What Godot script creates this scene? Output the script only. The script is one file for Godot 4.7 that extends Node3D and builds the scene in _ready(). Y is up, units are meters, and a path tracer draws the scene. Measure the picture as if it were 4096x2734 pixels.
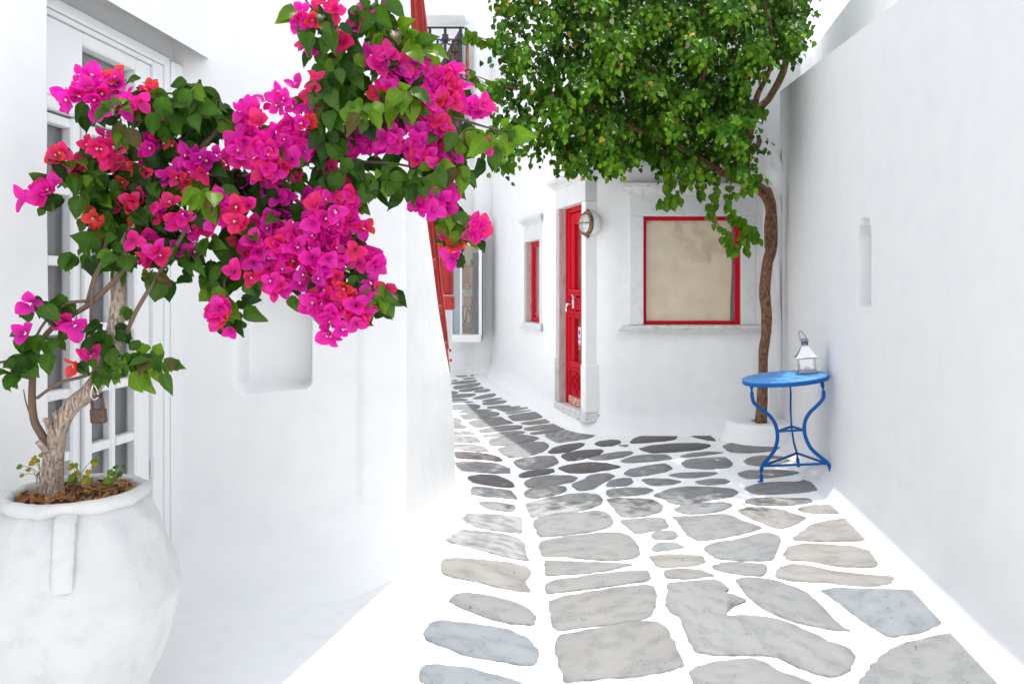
extends Node3D
# A whitewashed island lane: bougainvillea in a white pot, blue bistro table, vine over a red-framed window.
# World: x right, y up, the lane runs towards -z. Z in helper calls means distance into the lane (z = -Z).

var rng := RandomNumberGenerator.new()
var plaster_noise := FastNoiseLite.new()
var M := {}
var used := {}

# ---------------------------------------------------------------- materials
func lin(r: float, g: float, b: float) -> Color:
	return Color(r, g, b).linear_to_srgb()

func mat(called: String, c: Color, rough := 0.6, metal := 0.0) -> StandardMaterial3D:
	var m := StandardMaterial3D.new()
	m.resource_name = called
	m.albedo_color = c
	m.roughness = rough
	m.metallic = metal
	M[called] = m
	return m

func noise_tex(seed_: int, freq: float, octaves: int, stops: Array, cols: Array, size := 512, kind := FastNoiseLite.TYPE_SIMPLEX_SMOOTH, fractal := FastNoiseLite.FRACTAL_FBM, warp := 0.0) -> NoiseTexture2D:
	var n := FastNoiseLite.new()
	n.seed = seed_
	n.noise_type = kind
	n.frequency = freq
	n.fractal_type = fractal
	n.fractal_octaves = octaves
	if warp > 0.0:
		n.domain_warp_enabled = true
		n.domain_warp_amplitude = warp
		n.domain_warp_frequency = freq * 0.7
	var t := NoiseTexture2D.new()
	t.width = size
	t.height = size
	t.seamless = true
	t.noise = n
	var g := Gradient.new()
	g.offsets = PackedFloat32Array(stops)
	g.colors = PackedColorArray(cols)
	t.color_ramp = g
	return t

func gray(v: float) -> Color:
	return Color(v, v, v)

func triplanar(m: StandardMaterial3D, scale: Vector3) -> void:
	m.uv1_triplanar = true
	m.uv1_world_triplanar = true
	m.uv1_scale = scale

func make_materials() -> void:
	var stain := noise_tex(3, 0.006, 5, [0.0, 0.35, 0.6, 1.0], [Color(0.95, 0.955, 0.96), Color(0.968, 0.97, 0.972), Color(0.976, 0.976, 0.976), Color(0.985, 0.985, 0.985)], 1024)
	var brushed := noise_tex(5, 0.012, 5, [0.0, 1.0], [gray(0.0), gray(1.0)], 1024)
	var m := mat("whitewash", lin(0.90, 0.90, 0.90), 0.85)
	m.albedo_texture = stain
	m.heightmap_enabled = true
	m.heightmap_texture = brushed
	m.heightmap_scale = 0.15
	triplanar(m, Vector3(0.7, 0.7, 0.7))
	m = mat("dimmed_whitewash", lin(0.745, 0.748, 0.752), 0.85)  # the same whitewash, darkened so the right wall renders less bright
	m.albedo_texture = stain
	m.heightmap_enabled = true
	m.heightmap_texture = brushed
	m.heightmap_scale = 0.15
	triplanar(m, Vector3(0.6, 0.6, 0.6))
	m = mat("ground_paint", lin(0.91, 0.91, 0.91), 0.85)
	m.albedo_texture = noise_tex(13, 0.008, 5, [0.0, 0.3, 0.42, 1.0], [Color(0.958, 0.958, 0.955), Color(0.974, 0.975, 0.976), Color(0.98, 0.98, 0.98), Color(0.985, 0.985, 0.985)], 1024)
	m.heightmap_enabled = true
	m.heightmap_texture = brushed
	m.heightmap_scale = 0.05
	triplanar(m, Vector3(1.1, 1.1, 1.1))
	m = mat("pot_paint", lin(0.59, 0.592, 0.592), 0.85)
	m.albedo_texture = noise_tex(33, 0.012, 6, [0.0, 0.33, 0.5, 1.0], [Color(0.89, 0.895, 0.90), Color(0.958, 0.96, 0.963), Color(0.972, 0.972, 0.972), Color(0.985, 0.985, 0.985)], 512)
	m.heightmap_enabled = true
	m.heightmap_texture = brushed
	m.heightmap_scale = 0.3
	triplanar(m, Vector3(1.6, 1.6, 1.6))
	# slate tones: one strata picture, tinted
	var strata := noise_tex(21, 0.006, 5, [0.0, 0.22, 0.335, 0.345, 0.352, 0.5, 0.72, 1.0], [Color(0.80, 0.79, 0.785), Color(0.89, 0.89, 0.89), Color(0.915, 0.915, 0.915), Color(0.58, 0.55, 0.54), Color(0.92, 0.92, 0.92), Color(0.94, 0.94, 0.94), Color(0.96, 0.955, 0.945), Color(1, 0.99, 0.98)], 1024, FastNoiseLite.TYPE_SIMPLEX_SMOOTH, FastNoiseLite.FRACTAL_FBM, 18.0)
	var rusty := noise_tex(23, 0.005, 5, [0.0, 0.3, 0.45, 0.6, 1.0], [Color(0.80, 0.78, 0.77), Color(0.89, 0.88, 0.87), Color(0.93, 0.925, 0.915), Color(0.95, 0.947, 0.94), Color(0.99, 0.99, 0.99)], 1024, FastNoiseLite.TYPE_SIMPLEX_SMOOTH, FastNoiseLite.FRACTAL_FBM, 25.0)
	var washed := noise_tex(25, 0.006, 6, [0.0, 0.3, 0.45, 0.62, 1.0], [Color(0.70, 0.69, 0.68), Color(0.77, 0.77, 0.77), Color(0.81, 0.81, 0.81), Color(0.93, 0.93, 0.93), Color(1, 1, 1)], 1024, FastNoiseLite.TYPE_SIMPLEX_SMOOTH, FastNoiseLite.FRACTAL_FBM, 25.0)
	var relief := noise_tex(27, 0.010, 5, [0.0, 0.38, 0.42, 1.0], [gray(0.0), gray(0.35), gray(0.6), gray(1.0)], 1024, FastNoiseLite.TYPE_SIMPLEX_SMOOTH, FastNoiseLite.FRACTAL_FBM, 20.0)
	var tones := [lin(0.245, 0.253, 0.256), lin(0.226, 0.25, 0.274), lin(0.275, 0.272, 0.262), lin(0.125, 0.112, 0.110), lin(0.34, 0.345, 0.345)]
	for k in 5:
		for v in 2:
			m = mat("slate_%d_%d" % [k, v], tones[k] if v == 0 else (tones[k] as Color).lerp(lin(0.235, 0.228, 0.222), 0.5 if k < 2 else 0.0), 0.7)
			m.albedo_texture = washed if k == 4 else (rusty if k == 2 else strata)
			m.uv1_scale = Vector3(0.9, 1.7, 1)
			m.heightmap_enabled = true
			m.heightmap_texture = relief
			m.heightmap_scale = 0.16
	# marble
	m = mat("marble", lin(0.76, 0.77, 0.77), 0.45)
	m.albedo_texture = noise_tex(41, 0.006, 6, [0.0, 0.3, 0.45, 0.6, 1.0], [Color(0.90, 0.905, 0.915), Color(0.955, 0.957, 0.96), Color(0.975, 0.975, 0.975), Color(0.96, 0.962, 0.965), Color(0.985, 0.985, 0.985)], 1024, FastNoiseLite.TYPE_SIMPLEX_SMOOTH, FastNoiseLite.FRACTAL_FBM, 40.0)
	triplanar(m, Vector3(0.9, 0.9, 0.9))
	m = mat("marble_veined", lin(0.62, 0.58, 0.57), 0.5)
	m.albedo_texture = noise_tex(43, 0.010, 6, [0.0, 0.3, 0.45, 0.6, 1.0], [Color(0.72, 0.68, 0.68), Color(0.87, 0.84, 0.84), Color(0.95, 0.94, 0.94), Color(0.91, 0.89, 0.89), Color(0.99, 0.99, 0.99)], 1024)
	triplanar(m, Vector3(2.2, 0.35, 2.2))
	m = mat("marble_stained", lin(0.74, 0.74, 0.735), 0.5)
	m.albedo_texture = noise_tex(44, 0.012, 6, [0.0, 0.22, 0.36, 0.5, 1.0], [Color(0.62, 0.56, 0.54), Color(0.86, 0.83, 0.81), Color(0.945, 0.94, 0.935), Color(0.97, 0.97, 0.97), Color(0.99, 0.99, 0.99)], 1024)
	triplanar(m, Vector3(0.8, 2.0, 0.8))
	# paints and metals
	m = mat("red_paint", lin(0.58, 0.002, 0.018), 0.45)
	m.metallic_specular = 0.25
	m.albedo_texture = noise_tex(51, 0.01, 4, [0.0, 0.4, 1.0], [Color(0.86, 0.86, 0.86), Color(0.96, 0.96, 0.96), Color(1, 1, 1)], 256)
	triplanar(m, Vector3(2, 0.5, 2))
	m = mat("old_red_paint", lin(0.45, 0.024, 0.018), 0.4)
	m.albedo_texture = noise_tex(53, 0.014, 5, [0.0, 0.3, 0.5, 0.72, 1.0], [Color(0.70, 0.66, 0.64), Color(0.86, 0.86, 0.86), Color(1, 1, 1), Color(0.95, 0.98, 0.97), Color(1, 1, 1)], 512)
	triplanar(m, Vector3(4, 0.5, 4))
	m = mat("flaked_paint", lin(0.8, 0.78, 0.74), 0.7)
	m.albedo_texture = noise_tex(55, 0.02, 5, [0.0, 0.47, 0.52, 0.62, 1.0], [Color(0.75, 0.06, 0.13), Color(0.78, 0.07, 0.15), Color(0.78, 0.6, 0.45), Color(0.9, 0.87, 0.82), Color(0.95, 0.93, 0.9)], 256)
	triplanar(m, Vector3(4, 4, 4))
	m = mat("blue_paint", lin(0.002, 0.10, 0.36), 0.5)
	m.metallic_specular = 0.35
	m = mat("blue_top", lin(0.07, 0.285, 0.63), 0.45)
	m.albedo_texture = noise_tex(57, 0.008, 5, [0.0, 0.35, 0.65, 1.0], [Color(0.86, 0.9, 0.95), Color(0.95, 0.97, 1), Color(1, 1, 1), Color(1, 1, 1)], 256)
	triplanar(m, Vector3(1.5, 1.5, 1.5))
	m = mat("white_paint", lin(0.82, 0.825, 0.83), 0.4)
	mat("white_dark_gap", lin(0.05, 0.05, 0.05), 0.8)
	m = mat("steel", lin(0.80, 0.80, 0.80), 0.22, 1.0)
	mat("dark_steel", lin(0.34, 0.34, 0.35), 0.3, 1.0)
	m = mat("hammered_steel", lin(0.56, 0.56, 0.57), 0.28, 1.0)
	m.heightmap_enabled = true
	m.heightmap_texture = noise_tex(61, 0.03, 1, [0.0, 1.0], [gray(0), gray(1)], 256, FastNoiseLite.TYPE_CELLULAR, FastNoiseLite.FRACTAL_NONE)
	m.heightmap_scale = 0.25
	triplanar(m, Vector3(4, 4, 4))
	m = mat("brass", lin(0.26, 0.15, 0.065), 0.4, 0.85)
	m.albedo_texture = noise_tex(63, 0.03, 5, [0.0, 0.35, 0.6, 1.0], [Color(0.3, 0.25, 0.2), Color(0.7, 0.62, 0.52), Color(1, 1, 1), Color(1, 1, 0.95)], 256)
	triplanar(m, Vector3(4, 4, 4))
	m = mat("rusty_lock", lin(0.12, 0.075, 0.06), 0.5, 0.35)
	m.albedo_texture = noise_tex(65, 0.03, 5, [0.0, 0.4, 0.6, 1.0], [Color(0.6, 0.55, 0.55), Color(0.85, 0.8, 0.78), Color(1, 0.96, 0.92), Color(1, 1, 1)], 256)
	triplanar(m, Vector3(9, 9, 9))
	m = mat("iron", lin(0.035, 0.03, 0.04), 0.6, 0.3)
	m = mat("iron_edge", lin(0.06, 0.08, 0.08), 0.6)
	m = mat("weathered_wood", lin(0.16, 0.12, 0.10), 0.8)
	m.albedo_texture = noise_tex(67, 0.02, 5, [0.0, 0.4, 0.6, 1.0], [Color(0.3, 0.28, 0.3), Color(0.6, 0.55, 0.52), Color(0.9, 0.85, 0.8), Color(1, 1, 1)], 256)
	triplanar(m, Vector3(5, 0.8, 5))
	m = mat("rust_wood", lin(0.40, 0.16, 0.09), 0.8)
	m.albedo_texture = noise_tex(68, 0.02, 5, [0.0, 0.45, 0.55, 1.0], [Color(0.6, 0.5, 0.45), Color(0.9, 0.85, 0.8), Color(1, 1, 1), Color(1, 1, 1)], 256)
	triplanar(m, Vector3(5, 0.8, 5))
	# glass
	m = mat("clear_glass", Color(1, 1, 1, 0.04), 0.02)
	m.transparency = BaseMaterial3D.TRANSPARENCY_ALPHA
	m = mat("frosted_glass", Color(0.85, 0.87, 0.86, 0.45), 0.3)
	m.transparency = BaseMaterial3D.TRANSPARENCY_ALPHA
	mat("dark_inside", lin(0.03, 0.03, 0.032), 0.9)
	mat("gray_curtain", lin(0.04, 0.04, 0.043), 0.9)
	m = mat("paper_blind", lin(0.76, 0.63, 0.44), 0.9)
	m.albedo_texture = noise_tex(71, 0.006, 4, [0.0, 0.5, 1.0], [Color(0.92, 0.91, 0.89), Color(0.97, 0.97, 0.96), Color(1, 1, 1)], 512)
	triplanar(m, Vector3(1, 1, 1))
	mat("tan_canvas", lin(0.26, 0.135, 0.06), 0.85)
	mat("brown_leather", lin(0.085, 0.03, 0.02), 0.45)
	mat("black_strap", lin(0.012, 0.012, 0.014), 0.6)
	mat("pale_blue", lin(0.42, 0.52, 0.62), 0.6)
	mat("cream_goods", lin(0.45, 0.42, 0.28), 0.7)
	mat("wire_mesh", lin(0.04, 0.04, 0.045), 0.5)
	mat("print_white", lin(0.75, 0.77, 0.82), 0.4)
	mat("print_purple", lin(0.10, 0.07, 0.25), 0.4)
	mat("print_orange", lin(0.75, 0.25, 0.03), 0.4)
	mat("print_red", lin(0.55, 0.03, 0.03), 0.4)
	# plants
	for k in 6:
		# 0 mid, 1 bright (some sunlight painted in), 2 dark, 3 bronze, 4 pale worn, 5 yellowing
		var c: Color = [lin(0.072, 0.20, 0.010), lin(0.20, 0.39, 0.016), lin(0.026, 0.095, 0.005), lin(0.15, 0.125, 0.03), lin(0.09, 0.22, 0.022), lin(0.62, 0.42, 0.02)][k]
		m = mat("leaf_%d" % k, c, 0.42)
		m.vertex_color_use_as_albedo = true
		m.backlight_enabled = true
		m.backlight = Color(0.75, 0.85, 0.35)
	var lt := leaf_textures()
	for k in 6:
		m = M["leaf_%d" % k]
		m.albedo_texture = lt[0]
		m.heightmap_enabled = true
		m.heightmap_texture = lt[1]
		m.heightmap_scale = 0.18
		m.roughness = 0.42
		m.metallic_specular = 0.35
	for k in 5:
		# 0 magenta, 1 pink red, 2 coral red, 3 deep purple, 4 rose
		var c: Color = [lin(0.92, 0.010, 0.50), lin(0.95, 0.022, 0.20), lin(0.90, 0.060, 0.06), lin(0.72, 0.006, 0.44), lin(0.95, 0.016, 0.36)][k]
		m = mat("bract_%d" % k, c, 0.55)
		m.vertex_color_use_as_albedo = true
		m.backlight_enabled = true
		m.backlight = Color(0.9, 0.9, 0.9)
		m.albedo_texture = lt[2]
		m.heightmap_enabled = true
		m.heightmap_texture = lt[1]
		m.heightmap_scale = 0.12
	m = mat("vine_leaf", Color(1, 1, 1), 0.5)
	m.metallic_specular = 0.28
	m.vertex_color_use_as_albedo = true
	m.backlight_enabled = true
	m.backlight = Color(0.36, 0.42, 0.15)
	for k in 4:
		var c: Color = [lin(0.036, 0.125, 0.004), lin(0.11, 0.245, 0.006), lin(0.016, 0.072, 0.003), lin(0.26, 0.25, 0.15)][k]  # dark to bright greens carry the crown's shade and sun
		m = mat("vine_leaf_%d" % k, c, 0.45)
		m.metallic_specular = 0.3
		m.vertex_color_use_as_albedo = true
		m.backlight_enabled = true
		m.backlight = Color(0.36, 0.42, 0.15)
	mat("flower_tube", lin(0.75, 0.45, 0.42), 0.7)
	m = mat("pale_bark", lin(0.52, 0.45, 0.40), 0.9)
	m.albedo_texture = noise_tex(81, 0.02, 5, [0.0, 0.32, 0.42, 0.6, 1.0], [Color(0.62, 0.48, 0.40), Color(0.78, 0.68, 0.61), Color(0.90, 0.86, 0.82), Color(0.97, 0.95, 0.92), Color(1, 1, 1)], 512, FastNoiseLite.TYPE_SIMPLEX_SMOOTH, FastNoiseLite.FRACTAL_FBM, 20.0)
	m.heightmap_enabled = true
	m.heightmap_texture = noise_tex(82, 0.02, 5, [0.0, 0.35, 0.5, 1.0], [gray(0), gray(0.2), gray(0.8), gray(1)], 512)
	m.heightmap_scale = 1.2
	triplanar(m, Vector3(10, 2.6, 10))
	m = mat("brown_bark", lin(0.30, 0.165, 0.105), 0.9)
	m.albedo_texture = noise_tex(83, 0.02, 5, [0.0, 0.35, 0.5, 0.68, 1.0], [Color(0.48, 0.40, 0.40), Color(0.70, 0.62, 0.58), Color(0.9, 0.85, 0.8), Color(1, 0.97, 0.92), Color(1, 1, 1)], 512, FastNoiseLite.TYPE_SIMPLEX_SMOOTH, FastNoiseLite.FRACTAL_FBM, 20.0)
	m.heightmap_enabled = true
	m.heightmap_texture = noise_tex(84, 0.02, 5, [0.0, 0.4, 0.5, 1.0], [gray(0), gray(0.2), gray(0.8), gray(1)], 512)
	m.heightmap_scale = 2.5
	triplanar(m, Vector3(5, 1.4, 5))
	mat("twig", lin(0.13, 0.085, 0.06), 0.85)
	m = mat("green_stem", lin(0.16, 0.20, 0.05), 0.7)
	m = mat("soil", lin(0.10, 0.045, 0.022), 0.95)
	m.albedo_texture = noise_tex(85, 0.03, 5, [0.0, 0.4, 0.6, 1.0], [Color(0.25, 0.2, 0.2), Color(0.6, 0.5, 0.45), Color(0.95, 0.85, 0.7), Color(1, 0.95, 0.85)], 512)
	triplanar(m, Vector3(4, 4, 4))
	mat("dead_leaf", lin(0.24, 0.09, 0.035), 0.9)
	mat("straw", lin(0.42, 0.24, 0.08), 0.9)

# ---------------------------------------------------------------- node helpers
func numbered(called: String) -> String:
	if not used.has(called):
		used[called] = 0
		return called
	used[called] += 1
	return "%s_%03d" % [called, used[called]]

func thing(called: String, label: String, category: String, at := Vector3.ZERO, group := "", kind := "") -> Node3D:
	var o := Node3D.new()
	o.name = numbered(called)
	add_child(o)
	o.position = at
	tag(o, label, category, group, kind)
	return o

func tag(o: Node3D, label: String, category := "", group := "", kind := "") -> Node3D:
	if label:
		o.set_meta("label", label)
	if category:
		o.set_meta("category", category)
	if group:
		o.set_meta("group", group)
	if kind:
		o.set_meta("kind", kind)
	return o

func holder(called: String, parent: Node3D) -> Node3D:
	var o := Node3D.new()
	o.name = called
	parent.add_child(o, true)
	return o

# a mesh given in world coordinates
func put(called: String, mesh: Mesh, m: Material, parent: Node3D) -> MeshInstance3D:
	var o := place(called, mesh, m, parent, Transform3D.IDENTITY)
	o.global_transform = Transform3D.IDENTITY
	return o

# a mesh given in its parent's coordinates
func place(called: String, mesh: Mesh, m: Material, parent: Node3D, t := Transform3D.IDENTITY) -> MeshInstance3D:
	var o := MeshInstance3D.new()
	o.name = numbered(called) if parent == self else called
	o.mesh = mesh
	o.material_override = m
	parent.add_child(o, true)
	o.transform = t
	return o

func tris() -> SurfaceTool:
	var st := SurfaceTool.new()
	st.begin(Mesh.PRIMITIVE_TRIANGLES)
	return st

func done(st: SurfaceTool) -> ArrayMesh:
	st.generate_normals()
	return st.commit()

# ---------------------------------------------------------------- shape helpers
func quad(st: SurfaceTool, a: Vector3, b: Vector3, c: Vector3, d: Vector3) -> void:
	for v in [a, b, c, a, c, d]:
		st.add_vertex(v)

# a box with chamfered edges; centre and size in the frame t
func cbox(st: SurfaceTool, centre: Vector3, size: Vector3, ch := 0.004, t := Transform3D.IDENTITY) -> void:
	st.set_smooth_group(-1)
	var h := size / 2.0
	ch = minf(ch, minf(h.x, minf(h.y, h.z)) * 0.45)
	var v := {}
	for sx in [-1, 1]:
		for sy in [-1, 1]:
			for sz in [-1, 1]:
				for ax in 3:
					var p := Vector3(h.x - ch, h.y - ch, h.z - ch)
					p[ax] = h[ax]
					v[[sx, sy, sz, ax]] = t * (centre + p * Vector3(sx, sy, sz))
	for ax in 3:
		for s in [-1, 1]:
			var r := []
			for c in [[-1, -1], [1, -1], [1, 1], [-1, 1]]:
				var k := [0, 0, 0, ax]
				k[ax] = s
				k[(ax + 1) % 3] = c[0]
				k[(ax + 2) % 3] = c[1]
				r.append(v[k])
			if s > 0:
				quad(st, r[3], r[2], r[1], r[0])
			else:
				quad(st, r[0], r[1], r[2], r[3])
	for ax in 3:
		var b := (ax + 1) % 3
		var c := (ax + 2) % 3
		for sb in [-1, 1]:
			for sc in [-1, 1]:
				var k0 := [0, 0, 0, b]
				k0[ax] = -1
				k0[b] = sb
				k0[c] = sc
				var k1 := k0.duplicate()
				k1[ax] = 1
				var k2 := k1.duplicate()
				k2[3] = c
				var k3 := k0.duplicate()
				k3[3] = c
				if sb * sc > 0:
					quad(st, v[k0], v[k1], v[k2], v[k3])
				else:
					quad(st, v[k3], v[k2], v[k1], v[k0])
	for sx in [-1, 1]:
		for sy in [-1, 1]:
			for sz in [-1, 1]:
				var a: Vector3 = v[[sx, sy, sz, 0]]
				var b: Vector3 = v[[sx, sy, sz, 1]]
				var c: Vector3 = v[[sx, sy, sz, 2]]
				var order := [a, c, b] if sx * sy * sz > 0 else [a, b, c]
				for p in order:
					st.add_vertex(p)

func box_mesh(centre: Vector3, size: Vector3, ch := 0.004, t := Transform3D.IDENTITY) -> ArrayMesh:
	var st := tris()
	cbox(st, centre, size, ch, t)
	return done(st)

# box between two corners
func box2(a: Vector3, b: Vector3, ch := 0.004) -> ArrayMesh:
	return box_mesh((a + b) / 2.0, (b - a).abs(), ch)

func spline(p: Array, steps: int) -> Array:
	var out := []
	for i in p.size() - 1:
		var p0 = p[maxi(i - 1, 0)]
		var p1 = p[i]
		var p2 = p[i + 1]
		var p3 = p[mini(i + 2, p.size() - 1)]
		for k in steps:
			var u := float(k) / steps
			out.append(0.5 * (2.0 * p1 + (p2 - p0) * u + (2.0 * p0 - 5.0 * p1 + 4.0 * p2 - p3) * u * u + (3.0 * p1 - p0 - 3.0 * p2 + p3) * u * u * u))
	out.append(p[p.size() - 1])
	return out

# round tube along points; radii per point; rough > 0 wobbles the skin like bark
func tube(st: SurfaceTool, pts: Array, radii: Array, sides := 8, rough := 0.0, ns := 25.0) -> void:
	st.set_smooth_group(0)
	var rings := []
	var up := Vector3.UP
	var n := pts.size()
	for i in n:
		var d: Vector3 = (pts[mini(i + 1, n - 1)] - pts[maxi(i - 1, 0)]).normalized()
		if i == 0:
			up = Vector3.RIGHT if absf(d.y) > 0.9 else Vector3.UP
		var side := d.cross(up).normalized()
		up = side.cross(d).normalized()
		var ring := []
		for k in sides:
			var a := TAU * k / sides
			var r: float = radii[i]
			var p: Vector3 = pts[i] + (side * cos(a) + up * sin(a)) * r
			if rough > 0.0:
				p += (side * cos(a) + up * sin(a)) * r * rough * plaster_noise.get_noise_3dv(Vector3(p.x * ns * 8.0, p.y * ns * 2.0, p.z * ns * 8.0))
			ring.append(p)
		rings.append(ring)
	for i in n - 1:
		for k in sides:
			var k2 := (k + 1) % sides
			quad(st, rings[i][k], rings[i][k2], rings[i + 1][k2], rings[i + 1][k])
	for e in [0, n - 1]:
		for k in range(1, sides - 1):
			var a: Vector3 = rings[e][0]
			var b: Vector3 = rings[e][k]
			var c: Vector3 = rings[e][k + 1]
			for v in ([a, c, b] if e == 0 else [a, b, c]):
				st.add_vertex(v)

func tube_mesh(pts: Array, r0: float, r1: float, sides := 8, rough := 0.0, steps := 5) -> ArrayMesh:
	var st := tris()
	var q := spline(pts, steps)
	var radii := []
	for i in q.size():
		radii.append(lerpf(r0, r1, float(i) / (q.size() - 1)))
	tube(st, q, radii, sides, rough)
	return done(st)

# flat bar swept along points lying in a plane; twist per point
func bar(st: SurfaceTool, pts: Array, normal: Vector3, wide: float, thick: float, twist: Array = []) -> void:
	st.set_smooth_group(-1)
	var rings := []
	var n := pts.size()
	for i in n:
		var d: Vector3 = (pts[mini(i + 1, n - 1)] - pts[maxi(i - 1, 0)]).normalized()
		var a := d.cross(normal).normalized()
		var b := a.cross(d).normalized()
		var tw: float = twist[i] if i < twist.size() else 0.0
		var a2 := a * cos(tw) + b * sin(tw)
		var b2 := b * cos(tw) - a * sin(tw)
		var ring := []
		for c in [[-1, -1], [1, -1], [1, 1], [-1, 1]]:
			ring.append(pts[i] + a2 * c[0] * wide / 2.0 + b2 * c[1] * thick / 2.0)
		rings.append(ring)
	for i in n - 1:
		for k in 4:
			var k2 := (k + 1) % 4
			quad(st, rings[i][k], rings[i][k2], rings[i + 1][k2], rings[i + 1][k])
	quad(st, rings[0][3], rings[0][2], rings[0][1], rings[0][0])
	quad(st, rings[n - 1][0], rings[n - 1][1], rings[n - 1][2], rings[n - 1][3])

# turned body: profile of (radius, height)
func lathe(st: SurfaceTool, profile: Array, segs: int, t := Transform3D.IDENTITY, wobble := 0.0) -> void:
	st.set_smooth_group(0)
	var rings := []
	for p in profile:
		var ring := []
		for k in segs:
			var a := TAU * k / segs
			var r: float = p.x
			if wobble > 0.0:
				r += wobble * plaster_noise.get_noise_3d(cos(a) * 130.0, p.y * 260.0, sin(a) * 130.0)
			ring.append(t * Vector3(cos(a) * r, p.y, sin(a) * r))
		rings.append(ring)
	for i in profile.size() - 1:
		for k in segs:
			var k2 := (k + 1) % segs
			quad(st, rings[i][k], rings[i + 1][k], rings[i + 1][k2], rings[i][k2])

# straight moulding with a profile (out, up) extruded along x in the frame t
func moulding(st: SurfaceTool, profile: Array, x0: float, x1: float, t: Transform3D, mitre := 0.0) -> void:
	st.set_smooth_group(-1)
	var n := profile.size()
	for i in n - 1:
		var a: Vector2 = profile[i]
		var b: Vector2 = profile[i + 1]
		quad(st, t * Vector3(x0 - a.x * mitre, a.y, a.x), t * Vector3(x0 - b.x * mitre, b.y, b.x), t * Vector3(x1 + b.x * mitre, b.y, b.x), t * Vector3(x1 + a.x * mitre, a.y, a.x))
	# returns at both ends
	for i in n - 1:
		var a: Vector2 = profile[i]
		var b: Vector2 = profile[i + 1]
		quad(st, t * Vector3(x0, a.y, 0), t * Vector3(x0, b.y, 0), t * Vector3(x0 - b.x * mitre, b.y, b.x), t * Vector3(x0 - a.x * mitre, a.y, a.x))
		quad(st, t * Vector3(x1, b.y, 0), t * Vector3(x1, a.y, 0), t * Vector3(x1 + a.x * mitre, a.y, a.x), t * Vector3(x1 + b.x * mitre, b.y, b.x))

func span(a: float, b: float, step: float, fine: Array) -> Array:
	# evenly spaced from a to b, with extra closely spaced places around each of fine
	var out := []
	var n := maxi(1, roundi((b - a) / step))
	for i in n + 1:
		out.append(lerpf(a, b, float(i) / n))
	for f in fine:
		for k in range(-6, 7):
			var x: float = f + k * 0.004
			if x > a and x < b:
				out.append(x)
	out.sort()
	var r := [out[0]]
	for x in out:
		if x - r[r.size() - 1] > 0.0015:
			r.append(x)
	r[r.size() - 1] = b
	return r

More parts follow.
